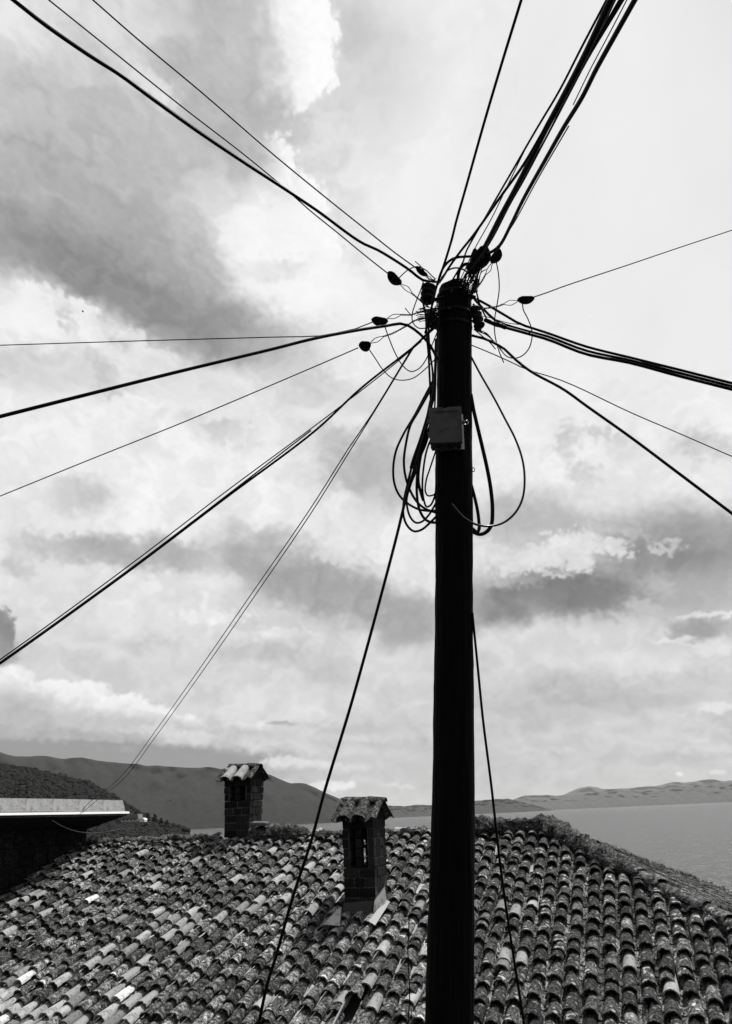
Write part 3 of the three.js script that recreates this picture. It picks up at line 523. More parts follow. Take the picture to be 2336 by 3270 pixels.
// one barrel tile, lower end at the origin, running up -z; widths in metres
function barrel(seed, { w0 = 0.064, w1 = 0.09, len = 0.5, rise = 0.9, tone = 1, thick = 0.018, segs = 8, chip = 0.006, curveIn = false } = {}) {
  const r = rng(seed), pos = [], uv = [], idx = [], col = [], rowsZ = [0, 0.35, 1], ou = r() * 5, ov = r() * 5;
  const ring = (inner) => rowsZ.forEach((t, k) => {
    for (let i = 0; i <= segs; i++) {
      const a = Math.PI * (i / segs), w = lerp(w1, w0, t) - (inner ? thick : 0);
      const ragged = k === 0 ? (noise2(i * 0.9 + seed, seed * 3.1, 256, 3)) * chip : 0;
      const bump = 1 + 0.03 * noise2(i * 0.7 + seed, t * 3, 256, 8);
      pos.push(-Math.cos(a) * w * bump, Math.sin(a) * w * rise * bump, -t * len + ragged * 2);
      uv.push((ou + (i / segs) * 0.27) * TX, (ov + t * len) * TX); col.push(tone, tone, tone);
    }
  });
  ring(false); ring(true);
  const S = segs + 1, I = S * rowsZ.length;
  for (let k = 0; k < rowsZ.length - 1; k++) for (let i = 0; i < segs; i++) { const a = k * S + i, b = a + S; idx.push(a, b, a + 1, b, b + 1, a + 1); idx.push(I + a, I + a + 1, I + b, I + b, I + a + 1, I + b + 1); }
  // ends and lower edges get faces of their own
  const cap = (list) => { const o = pos.length / 3; for (const k of list) { pos.push(pos[k * 3], pos[k * 3 + 1], pos[k * 3 + 2]); uv.push(uv[k * 2], uv[k * 2 + 1]); col.push(tone * 0.8, tone * 0.8, tone * 0.8); } return o; };
  for (let i = 0; i < segs; i++) { const o = cap([i, i + 1, I + i + 1, I + i]); idx.push(o, o + 1, o + 2, o, o + 2, o + 3); }
  const T = (rowsZ.length - 1) * S;
  for (const [e, f] of [[0, 1], [segs, -1]]) { const o = cap([e, T + e, I + T + e, I + e]); if (f < 0) idx.push(o, o + 1, o + 2, o, o + 2, o + 3); else idx.push(o, o + 2, o + 1, o, o + 3, o + 2); }
  const g = buildGeo(pos, idx, uv, col);
  if (curveIn) { g.scale(1, -1, 1); const ix = g.index; for (let i = 0; i < ix.count; i += 3) { const a = ix.getX(i); ix.setX(i, ix.getX(i + 1)); ix.setX(i + 1, a); } g.computeVertexNormals(); }
  return g;
}
const frameOf = (xDir, upDir, p, twist = 0, pitch = 0, roll = 0) => { const z = V3().crossVectors(xDir, upDir); return frameMatrix(xDir, upDir, z, p).multiply(new THREE.Matrix4().makeRotationFromEuler(new THREE.Euler(pitch, twist, roll))); };
// where the photograph shows pale, clean tiles laid together (h, v, radius, share)
const pale = [[-8.6, 8.15, 0.75, 0.85], [-7.6, 8.1, 0.8, 0.8], [-9.4, 8.3, 0.6, 0.6], [-6.9, 10.6, 0.5, 0.55], [-7.9, 10.4, 0.6, 0.45], [-6.7, 11.9, 0.8, 0.45], [-8.4, 9.2, 0.6, 0.35], [-3.2, 9.9, 0.5, 0.35], [-1.9, 11.1, 0.35, 0.6], [-11.6, 11.4, 0.6, 0.4], [-3.6, 8.7, 0.7, 0.2],
  [-2.60, 10.96, 0.16, 3], [-2.34, 11.00, 0.16, 3], [-2.35, 10.78, 0.16, 3], [-2.10, 9.72, 0.16, 3], [-2.13, 9.47, 0.16, 3]];
const PITCH = 0.22;
const covers = [], pans = [];
{
  const r = rng(2024);
  for (let c = 0, h = VERGE + 0.1; h < 3.4; c++, h += PITCH) {
    let v = EAVE + 0.1 + r() * 0.25, top;
    const drift = noise2(c * 0.35, 3, 256, 5) * 0.02;
    for (let k = 0; k < 60; k++) {
      top = hipAt(v) > h + 0.02 ? RIDGE - 0.05 : -1;
      if (v > top) break;
      const hh = h + drift + (r() - 0.5) * 0.03 + noise2(v * 0.9, c * 0.5, 256, 15) * 0.02;
      covers.push({ h: hh, v, twist: (r() - 0.5) * (r() < 0.12 ? 0.3 : 0.12), pitch: (r() - 0.5) * 0.05, roll: (r() - 0.5) * 0.2, lift: 0.074 + r() * 0.016, seed: Math.floor(r() * 1e6), rnd: [r(), r(), r(), r()] });
      const step = r();
      v += step < 0.13 ? lerp(0.15, 0.24, r()) : lerp(0.30, 0.42, r());
    }
    v = EAVE + r() * 0.3;
    for (let k = 0; k < 40; k++) {
      if (v > RIDGE - 0.2 || hipAt(v) < h + 0.1) break;
      pans.push({ h: h + 0.11 + drift + (r() - 0.5) * 0.02, v, twist: (r() - 0.5) * 0.1, rnd: [r(), r(), r(), r()], seed: Math.floor(r() * 1e6) });
      v += lerp(0.28, 0.4, r());
    }
  }
}
const sized = (t) => { const p = roofPoint(t.h, t.v), d = -p.dot(AZ), x = 1168 + FOCAL * p.dot(AX) / d, y = 1635 - FOCAL * p.dot(AY) / d; t.x = x; t.y = y; t.depth = d; t.inView = x > -40 && x < 2380 && y < 3330; return t; };
covers.forEach(sized); pans.forEach(sized);
const HOLE = { h: -4.02, v: 8.72 };   // a slipped, lifted tile over an open gap
const keepOut = (h, v) => Math.abs(h - HOLE.h) < 0.1 && v > HOLE.v - 0.75 && v < HOLE.v + 0.1 || (h > -5.0 && h < -4.32 && v > 10.72 && v < 11.5);      // the chimney stands here
function dress(t) {   // which of the three surfaces a tile has, and its tone
  let share = 0.05; for (const [h, v, R, s] of pale) if (Math.hypot(t.h - h, (t.v - v)) < R) share = Math.max(share, s);
  if (t.h > -2.6) share *= 0.35;
  t.rnd[0] += keepOut(t.h, t.v) ? 1 : 0; const clean = t.rnd[0] < share, right = smooth(-4.2, -2.6, t.h);
  const mat = clean ? M.clean : t.rnd[1] < lerp(0.08, 0.8, right) ? M.spotted : M.mossy;
  let tone = clean ? lerp(0.45, 1.08, t.rnd[2]) : lerp(0.42, 1.75, Math.pow(t.rnd[2], 1.4));
  if (!clean) tone *= lerp(1.1, 0.85, right);
  if (t.rnd[3] < 0.03) tone = 1.9;
  return { mat, tone, clean };
}
const coverMatrix = (t) => frameOf(Hh, N, roofPoint(t.h, t.v, t.lift), t.twist, t.pitch - 0.125, t.roll);
{
  const vis = covers.filter((t) => !keepOut(t.h, t.v)).sort((a, b) => (b.inView - a.inView) || (a.depth - b.depth));
  const inv = roof.matrixWorld; roof.updateWorldMatrix(true, false); const toRoof = roof.matrixWorld.clone().invert();
  // a stock of tile shapes and tones shared between the tiles that are parts of their own
  const stock = new Map();
  const shape = (mat, tone, n) => { const key = mat.uuid + Math.round(tone * 4) + '_' + (n % 5); if (!stock.has(key)) stock.set(key, barrel(stock.size * 13 + 5, { tone: Math.round(tone * 4) / 4 || 0.25, chip: n % 5 === 0 ? 0.016 : 0.006, w1: 0.089 + (n % 3) * 0.003 })); return stock.get(key); };
  const rest = new Map();
  let count = 0;
  for (const t of vis) {
    const d = dress(t), m = coverMatrix(t);
    if (t.inView && count < 290) {
      const mesh = part('roof_tile', shape(d.mat, d.tone, t.seed), d.mat, roof);
      mesh.applyMatrix4(toRoof.clone().multiply(m)); count++;
    } else { if (!rest.has(d.mat)) rest.set(d.mat, []); rest.get(d.mat).push(barrel(t.seed % 9973, { tone: d.tone, segs: 8, chip: 0.008, w1: 0.087 + t.rnd[3] * 0.008 }).applyMatrix4(toRoof.clone().multiply(m))); }
  }
  const groups = [...rest]; const all = mergeGeometries(groups.map(([, l]) => mergeGeometries(l)), true);
  const m = part('roof_tiles', all, groups.map(([mat]) => mat), roof); m.userData.kind = 'stuff';
  // channel tiles between them; some are new and pale and show as bright slivers
  const darkPans = [], panShapes = [0, 1, 2, 3].map((k) => barrel(900 + k, { curveIn: true, tone: 0.9 + k * 0.12, w0: 0.08, w1: 0.068, len: 0.42, rise: 0.75 }));
  for (const t of pans) {
    if (keepOut(t.h, t.v)) continue;
    const mm = frameOf(Hh, N, roofPoint(t.h, t.v, 0.068), t.twist, -0.02, 0);
    const bright = t.rnd[0] < (t.h < -2.9 ? (t.h > -6 ? 0.24 : 0.13) : 0.015);
    if (bright && t.inView) { const p = part('channel_tile', panShapes[t.seed % 4], M.clean, roof, undefined); p.applyMatrix4(toRoof.clone().multiply(mm)); }
    else darkPans.push(barrel(t.seed % 9973, { curveIn: true, tone: lerp(0.42, 1.75, Math.pow(t.rnd[2], 1.4)), w0: 0.08, w1: 0.068, len: 0.42, rise: 0.75, segs: 6 }).applyMatrix4(toRoof.clone().multiply(mm)));
  }
  part('channel_tiles', mergeGeometries(darkPans), M.mossy, roof).userData.kind = 'stuff';
}
{
  roof.updateWorldMatrix(true, false); const inv = roof.matrixWorld.clone().invert();
  const lifted = part('roof_tile', barrel(4711, { tone: 1.2, w0: 0.07, w1: 0.105, len: 0.46, chip: 0.02 }), M.mossy, roof, 'lifted tile over an open gap in the roof, left of the pole'); lifted.applyMatrix4(inv.clone().multiply(frameOf(Hh, N, roofPoint(HOLE.h + 0.02, HOLE.v - 0.02, 0.15), 0.1, -0.22, 0.05)));
  part('batten', local(sheet(roofPoint(HOLE.h - 0.12, HOLE.v - 0.72, 0.09), roofPoint(HOLE.h - 0.095, HOLE.v - 0.72, 0.09), roofPoint(HOLE.h - 0.06, HOLE.v - 0.02, 0.15), roofPoint(HOLE.h - 0.08, HOLE.v - 0.02, 0.15), 0.02), roof), M.zinc, roof, 'pale slat along the open gap in the tiles');
}
{ // hipped end: rows of tiles running down to the right, seen at a grazing angle
  hipRoof.updateWorldMatrix(true, false);
  const inv = hipRoof.matrixWorld.clone().invert(), r = rng(515), list = [];
  const xDir = E2.clone(), up = N2;
  for (let e = farSlope * 7.5; e < hipSlope * 7.5; e += 0.22) {
    let w = Math.max(e / (e > 0 ? hipSlope : farSlope), 0) + 0.35;
    for (; w < 8.6; w += lerp(0.26, 0.38, r())) {
      const z = D2, x = V3().crossVectors(up, z), p = endPoint(e + (r() - 0.5) * 0.03, w, 0.03 + r() * 0.03);
      const m = frameMatrix(x, up, z, p).multiply(new THREE.Matrix4().makeRotationFromEuler(new THREE.Euler(-0.03 + (r() - 0.5) * 0.06, (r() - 0.5) * 0.12, 0)));
      list.push(barrel(Math.floor(r() * 9000), { tone: lerp(0.4, 1.2, r()), segs: 6, chip: 0.02, w0: 0.06, w1: 0.074, rise: 1.05 }).applyMatrix4(inv.clone().multiply(m)));
    }
  }
  part('roof_tiles', mergeGeometries(list), M.mossy, hipRoof).userData.kind = 'stuff';
}
// ridge, hips: cap tiles bedded in rubble, mortar and moss
{
  const toHouse = (g) => local(g, house), r = rng(404);
  const line = (h0, h1, n, lift, v = RIDGE) => [...Array(n)].map((_, i) => roofPoint(lerp(h0, h1, i / (n - 1)), v + (r() - 0.5) * 0.03, lift + (r() - 0.5) * 0.03));
  part('ridge_mortar', toHouse(lump(line(VERGE, -8.9, 12, 0.06), 0.15, 0.75, 0.9, 3, 14, 110)), M.crust, house);
  part('ridge_mortar', toHouse(lump(line(-8.0, -4.0, 14, 0.05), 0.13, 0.7, 0.7, 9, 14, 120)), M.crust, house);
  part('ridge_mortar', toHouse(lump(line(-3.7, APEX + 0.1, 8, 0.12, RIDGE - 0.06), (t) => 0.20 + 0.06 * Math.sin(t * 7), 0.85, 0.55, 14, 18, 110)), M.crust, house, 'thick mossy mortar bank on the ridge right of the utility pole');
  part('ridge_mortar', toHouse(lump(line(-8.15, -6.7, 6, 0.13), (q) => 0.15 + 0.06 * Math.sin(q * 3.1), 0.85, 0.6, 61, 16, 60)), M.crust, house);
  const hip = (d0, d1, n, lift) => [...Array(n)].map((_, i) => apex.clone().addScaledVector(hipDir, lerp(d0, d1, i / (n - 1))).add(V3((r() - 0.5) * 0.05, lift + (r() - 0.5) * 0.05, (r() - 0.5) * 0.05)));
  part('hip_mortar', toHouse(lump(hip(-0.25, 2.4, 10, 0.10), (t) => 0.24 - 0.07 * t, 0.8, 0.6, 21, 18, 110)), M.crust, house);
  part('hip_mortar', toHouse(lump(hip(2.3, 8.5, 22, 0.04), 0.15, 0.75, 0.8, 27, 16, 170)), M.crust, house);
  const farHip = [...Array(14)].map((_, i) => apex.clone().addScaledVector(farDir, lerp(0, 9, i / 13)).add(V3(0, 0.03, 0)));
  part('hip_mortar', toHouse(lump(farHip, 0.11, 0.8, 0.8, 33, 12, 150)), M.crust, house);
  // ridge cap tiles
  const capAlong = (p, dir, up, seed, mat, tone, name, parent) => { const x = V3().crossVectors(up, dir).normalize(), y = V3().crossVectors(dir, x); const g = barrel(seed, { w0: 0.10, w1: 0.12, len: 0.46, rise: 0.75, tone, chip: 0.03 }); const m = part(name, g, mat, parent); m.applyMatrix4(parent.matrixWorld.clone().invert().multiply(frameMatrix(x, y, dir, p).multiply(new THREE.Matrix4().makeRotationFromEuler(new THREE.Euler((r() - 0.5) * 0.12 - 0.04, (r() - 0.5) * 0.2, (r() - 0.5) * 0.3))))); return m; };
  house.updateWorldMatrix(true, true);
  for (let h = VERGE + 0.35; h < -3.6; h += 0.4) {
    if (h > -9.0 && h < -7.7) continue;
    if (h < -9 && r() < 0.45) continue;
    capAlong(roofPoint(h, RIDGE + 0.02, 0.06 + r() * 0.03), Hh.clone().negate(), N.clone().lerp(V3(0, 1, 0), 0.7).normalize(), Math.floor(r() * 900), r() < 0.2 ? M.clean : M.mossy, lerp(0.6, 1.3, r()), 'ridge_tile', house);
  }
  for (let d = 0.9; d < 8.4; d += 0.42) { if (r() < 0.35 && d < 4) continue; capAlong(apex.clone().addScaledVector(hipDir, d).add(V3(0, 0.11 + r() * 0.04, 0)), hipDir.clone(), V3(0, 1, 0), Math.floor(r() * 900), M.mossy, lerp(0.5, 1.1, r()), 'hip_tile', house); }
  for (let d = 0.8; d < 8.8; d += 0.4) if (r() < 0.75) capAlong(apex.clone().addScaledVector(farDir, d).add(V3(0, 0.07 + r() * 0.03, 0)), farDir.clone(), V3(0, 1, 0), Math.floor(r() * 900), M.mossy, lerp(0.5, 1.2, r()), 'hip_tile', house);
  // loose stones and broken tiles in the ridge bedding
  const rockGeo = [1, 2, 3].map((s) => { const g = new THREE.IcosahedronGeometry(1, 1), p = g.attributes.position; for (let i = 0; i < p.count; i++) { const v = V3().fromBufferAttribute(p, i), k = 1 + 0.3 * noise2(v.x * 1.8 + s * 7, v.y * 1.8 + v.z, 256, s); p.setXYZ(i, v.x * k, v.y * k * 0.7, v.z * k); } g.computeVertexNormals(); return g; });
  for (let k = 0; k < 90; k++) {
    const h = k < 62 ? lerp(VERGE + 0.2, -8.7, r()) : lerp(-8, -5.2, r()), v = RIDGE - 0.02 - r() * (h < -9 ? 0.42 : 0.2), s = lerp(0.02, 0.062, r() * r());
    const m = part('ridge_stone', rockGeo[k % 3], r() < 0.16 ? M.stone : M.crust, house); m.position.copy(house.worldToLocal(roofPoint(h, v, 0.14 - (RIDGE - v) * 0.1))); m.scale.setScalar(s); m.scale.x *= 1.4; m.rotation.set(r() * 3, r() * 3, r());
  }
  const slab = part('ridge_stone', new RoundedBoxGeometry(0.36, 0.075, 0.22, 2, 0.03), M.stone, house, 'flat pale stone slab beside the farther chimney'); slab.position.copy(house.worldToLocal(onPlane(830, 2630, G, roofPoint(0, RIDGE - 0.15).dot(G)))); slab.rotation.set(0.1, -RA + 0.1, -0.03);
  const boulder = part('ridge_stone', rockGeo[1], M.stone, house, 'pale rounded stone at the left end of the ridge'); boulder.position.copy(house.worldToLocal(roofPoint(-11.95, RIDGE - 0.05, 0.2))); boulder.scale.set(0.14, 0.1, 0.1); boulder.rotation.y = 0.4;
  // moss and small weeds: in the channels on the right-hand side, and along ridge and hip
  const tuft = (() => { const l = []; for (let k = 0; k < 9; k++) { const a = k * 2.4, g = new THREE.ConeGeometry(0.16, 1, 3); g.translate(0, 0.5, 0); g.rotateX(0.35 + 0.5 * ((k * 7) % 5) / 5); g.rotateY(a); l.push(g); } return mergeGeometries(l); })();
  const spots = [];
  for (let k = 0; k < 900; k++) { const v = lerp(7.4, 13.5, r()), h = lerp(-3.6, hipAt(v) + 0.1, r()), c = Math.round((h - VERGE - 0.21) / PITCH) * PITCH + VERGE + 0.21; spots.push([roofPoint(c + (r() - 0.5) * 0.04, v, 0.035), lerp(0.012, 0.035, r())]); }
  for (let k = 0; k < 120; k++) spots.push([roofPoint(lerp(-3.7, APEX, r()), RIDGE - 0.2 + r() * 0.3, 0.17 + r() * 0.08), lerp(0.01, 0.03, r())]);
  for (let k = 0; k < 110; k++) { const d = Math.pow(r(), 1.3) * 6.5; spots.push([apex.clone().addScaledVector(hipDir, d).add(V3((r() - 0.5) * 0.36, 0.12 - Math.abs(r() - 0.5) * 0.2 + (d < 2 ? 0.06 : 0), (r() - 0.5) * 0.36)), lerp(0.012, 0.03, r())]); }
  for (let k = 0; k < 190; k++) { const h = lerp(-7.85, -6.9, r()); spots.push([roofPoint(h, RIDGE - 0.12 + r() * 0.25, 0.08 + r() * 0.13 * Math.sin((h + 7.85) / 0.95 * 3.14)), lerp(0.012, 0.03, r())]); }
  for (let k = 0; k < 60; k++) spots.push([roofPoint(lerp(VERGE, -9, r()), RIDGE - r() * 0.4, 0.1), lerp(0.02, 0.04, r())]);
  const im = new THREE.InstancedMesh(tuft, M.moss, spots.length); im.name = 'moss_tufts'; im.userData.kind = 'stuff'; im.castShadow = im.receiveShadow = true;
  const mx = new THREE.Matrix4(), q = new THREE.Quaternion(), col = new THREE.Color();
  spots.forEach(([p, s], i) => { q.setFromEuler(new THREE.Euler((r() - 0.5) * 0.9, r() * 6.28, (r() - 0.5) * 0.9)); mx.compose(house.worldToLocal(p.clone()), q, V3(s, s * lerp(0.7, 1.5, r()), s)); im.setMatrixAt(i, mx); const t = lerp(0.5, 2.6, r() * r()); im.setColorAt(i, col.setRGB(t, t, t)); });
  house.add(im);
}

// ---------------------------------------------------------------- chimneys (parts of the house): bricks, smoke openings, little tiled roof
function chimney(front, base, top, W, D, label, { lean = 0, paleCap = false, seed = 1, seeThrough = true, openFrom = 0.5 } = {}) {
  // front: world point at the middle of the front face's foot
  const g = new THREE.Group(); g.name = 'chimney'; g.userData.label = label; house.add(g);
  house.updateWorldMatrix(true, false);
  const m = frameMatrix(Hh, V3(0, 1, 0), G.clone().negate(), front);
  g.applyMatrix4(house.matrixWorld.clone().invert().multiply(m));
  const r = rng(seed), CH = 0.14, n = Math.round((top - base) / CH), ch = (top - base) / n, J = 0.014;
  const shapes = [0, 1, 2, 3].map((k) => { const b = new RoundedBoxGeometry(1, 1, 1, 1, 0.05), uv = b.attributes.uv; for (let i = 0; i < uv.count; i++) uv.setXY(i, uv.getX(i) * 0.32 + k * 0.21, uv.getY(i) * 0.2 + k * 0.37); return tint(b, 0.6 + k * 0.28); });
  const brick = (x0, x1, z0, z1, y0, y1, kx) => { const b = part('brick', shapes[Math.floor(r() * 4)], M.brick, g); b.position.set((x0 + x1) / 2 + (r() - 0.5) * 0.014, (y0 + y1) / 2 + (r() - 0.5) * 0.004, (z0 + z1) / 2 + (r() - 0.5) * 0.014); b.scale.set((x1 - x0) * kx, y1 - y0, (z1 - z0) * kx); b.rotation.set(0, (r() - 0.5) * 0.03, (r() - 0.5) * 0.02); };
  const T = 0.12, openY = base + Math.round(n * openFrom) * ch;
  const piers = [[-W / 2, -W / 2 + 0.1], [-0.055, 0.055], [W / 2 - 0.1, W / 2]];
  for (let k = 0; k < n; k++) {
    const y0 = base + k * ch + J / 2, y1 = base + (k + 1) * ch - J / 2, grow = 1 + lean * k / n;
    const w = W * grow, dd = D * grow, z0 = -dd, open = y0 >= openY - 0.01 && k < n - 1;
    const row = (za, zb) => {
      if (open) { for (const [a, b] of piers) brick(a * grow + 0.003, b * grow - 0.003, za, zb, y0, y1, 1); return; }
      const cut = k % 2 ? [-w / 2, -w / 2 + w * 0.34, -w / 2 + w * 0.67, w / 2] : [-w / 2, -w / 2 + w * 0.32 * 1.55, w / 2];
      for (let i = 0; i < cut.length - 1; i++) brick(cut[i] + J / 2, cut[i + 1] - J / 2, za, zb, y0, y1, 1);
    };
    row(-T, 0.0); row(z0, z0 + T);
    for (const s of [-1, 1]) { const xa = s < 0 ? -w / 2 : w / 2 - T, mid = -dd * (k % 2 ? 0.42 : 0.58); brick(xa + 0.002, xa + T - 0.002, mid + J / 2, -T - J / 2, y0, y1, 1); brick(xa + 0.002, xa + T - 0.002, z0 + T + J / 2, mid - J / 2, y0, y1, 1); }
  }
  // mortar behind the faces, set back so that the joints are real grooves
  const I = 0.008, low = openY - base, boxAt = (w, h, d, x, y, z) => new THREE.BoxGeometry(w, h, d).translate(x, y, z), mort = [];
  mort.push(boxAt(W - 2 * I, low - 0.006, D - 2 * I, 0, base + low / 2, -D / 2));
  const up = top - openY;
  for (const s of [-1, 1]) mort.push(boxAt(T - 2 * I, up - 0.01, D - 2 * I, s * (W / 2 - T / 2), openY + up / 2, -D / 2));
  part('mortar', mergeGeometries(mort), M.mortar, g);
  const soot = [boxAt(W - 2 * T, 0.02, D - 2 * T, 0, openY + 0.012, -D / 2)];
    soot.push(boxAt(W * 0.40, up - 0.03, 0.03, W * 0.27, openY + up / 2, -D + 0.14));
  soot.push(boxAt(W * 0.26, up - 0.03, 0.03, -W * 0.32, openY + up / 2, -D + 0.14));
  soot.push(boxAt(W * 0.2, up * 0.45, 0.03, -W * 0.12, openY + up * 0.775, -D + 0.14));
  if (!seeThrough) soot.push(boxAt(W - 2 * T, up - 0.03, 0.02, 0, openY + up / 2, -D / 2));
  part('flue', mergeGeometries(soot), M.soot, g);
  // the cap: a slab under a small gable, barrel tiles down both sides and ridge tiles on top
  const ov = 0.09, pitch = rad(33), half = D * (1 + lean) / 2 + ov, ridgeY = top - 0.02 + half * Math.tan(pitch), zc = -D / 2;
  part('cap_slab', prism([[-half, 0], [half, 0], [0, half * Math.tan(pitch)]], W * (1 + lean) - 0.02).rotateY(Math.PI / 2).translate(-W * (1 + lean) / 2 + 0.01, top - 0.02, zc), M.brick.clone(), g).geometry.setAttribute('color', tint(new THREE.BufferGeometry().setAttribute('position', new THREE.Float32BufferAttribute(new Float32Array(3000), 3)), 0.5).attributes.color);
  const slope = half / Math.cos(pitch);
  for (const side of [1, -1]) {
    const down = V3(0, -Math.sin(pitch), side * Math.cos(pitch)), nrm = V3(0, Math.cos(pitch), side * Math.sin(pitch)), x = V3().crossVectors(nrm, down);
    const put = (px, lift, geo, mat, tw) => { const p = V3(px, ridgeY, zc).addScaledVector(down, slope + 0.05).addScaledVector(nrm, lift), q = part('cap_tile', geo, mat, g); q.applyMatrix4(frameMatrix(x, nrm, down, p).multiply(new THREE.Matrix4().makeRotationFromEuler(new THREE.Euler(0, tw, 0)))); };
    const L = slope - 0.01;
    for (const [k, px] of [[0, -W * 0.56], [1, -W * 0.10], [2, W * 0.36]].entries()) put(px[1], 0.075, barrel(seed * 31 + k, { curveIn: true, len: L, w0: 0.095, w1: 0.10, rise: 0.62, tone: 0.5, chip: 0.02 }), M.mossy, (r() - 0.5) * 0.1);
    for (const [k, px] of [[0, -W * 0.34], [1, W * 0.14]].entries()) put(px[1], 0.045, barrel(seed * 17 + k, { len: L, w0: 0.10, w1: 0.122, rise: 0.8, tone: paleCap ? 0.85 : 0.6, chip: 0.01 }), paleCap && side > 0 ? M.clean : M.mossy, (r() - 0.5) * 0.08);
    // raised verge tile at the right-hand gable
    put(W * 0.60, 0.05, barrel(seed * 19 + side, { len: L, w0: 0.055, w1: 0.06, rise: 0.7, tone: 0.7 }), M.mossy, 0);
  }
  const ridge = (x0, len, tilt, lift, sd) => { const q = part('cap_tile', barrel(sd, { len, w0: 0.092, w1: 0.115, rise: 0.75, tone: 0.6, chip: 0.04 }), M.mossy, g); q.applyMatrix4(frameMatrix(V3(0, 0, 1), V3(0, 1, 0), V3(-1, 0, 0), V3(x0, ridgeY + lift, zc)).multiply(new THREE.Matrix4().makeRotationX(tilt))); };
  ridge(-W * 0.60, 0.52, -0.02, 0.04, seed * 5 + 1); ridge(W * 0.20, 0.30, -0.06, 0.03, seed * 5 + 2);
  part('cap_mortar', lump([V3(-W * 0.45, ridgeY + 0.01, zc), V3(0, ridgeY + 0.03, zc), V3(W * 0.55, ridgeY + 0.03, zc)], 0.07, 0.75, 0.8, seed + 40, 10, 30), M.crust, g);
  return g;
}
const c2h = -4.63, c2g = roofPoint(-4.714, 10.848).dot(G);
const c2front = Hh.clone().multiplyScalar(c2h).addScaledVector(G, c2g);
const nearChimney = chimney(c2front, -1.46, -0.03, 0.535, 0.60, 'nearer brick chimney standing on the middle of the slope, with metal flashing at its foot', { seed: 3, openFrom: 0.53, lean: 0.03 });
const c1front = Hh.clone().multiplyScalar(-8.37).addScaledVector(G, roofPoint(0, 13.75).dot(G));
chimney(c1front, -0.28, 0.86, 0.60, 0.55, 'farther brick chimney astride the ridge, with pale tiles on its cap', { seed: 8, paleCap: true, seeThrough: false, openFrom: 0.6, lean: 0.10 });
{ // flashing round the nearer chimney
  const g = nearChimney, toG = (geo) => local(geo, g), P = (x, y, dz = 0) => onPlane(x, y, G, c2g - dz);
  part('flashing', toG(sheet(P(1091, 2930, 0.03), P(1186, 2921, 0.03), P(1192, 2876, 0.015), P(1097, 2884, 0.015))), M.steelDark, g, 'dark upright metal apron across the foot of the near chimney');
  part('flashing', toG(sheet(P(1084, 2951, 0.16), P(1178, 2943, 0.16), P(1186, 2921, 0.03), P(1091, 2930, 0.03))), std(0.12, 0.6), g, 'grey metal lip below the chimney apron');
  const R = (x, y, lift) => onPlane(x, y, N, OFF + lift);
  part('flashing', toG(sheet(R(1031, 2952, 0.19), R(1084, 2957, 0.18), R(1090, 2896, 0.18), R(1081, 2899, 0.20))), std(0.4, 0.55, { map: cleanMap }), g, 'pale metal valley sheet left of the near chimney');
  part('flashing', toG(sheet(R(1176, 2942, 0.15), R(1197, 2955, 0.17), R(1245, 2880, 0.17), R(1230, 2872, 0.12))), std(0.42, 0.55), g, 'white metal valley sheet right of the near chimney');
  { // the leaning sheet has a fold down its middle
    const q = (x, y, back) => onPlane(x, y, G, c2g + back), A = q(1190, 2922, -0.09), B = q(1195, 2876, -0.05), C = q(1228, 2828, 0.22), D = q(1234, 2874, 0.16), E = q(1212, 2852, 0.14), F = q(1213, 2898, 0.02);
    const g2 = mergeGeometries([sheet(A, B, E, F), sheet(F, E, C, D)]);
    part('flashing', toG(g2), std(0.34, 0.5, { map: cleanMap }), g, 'bent upright metal sheet leaning off the right side of the near chimney');
  }
}

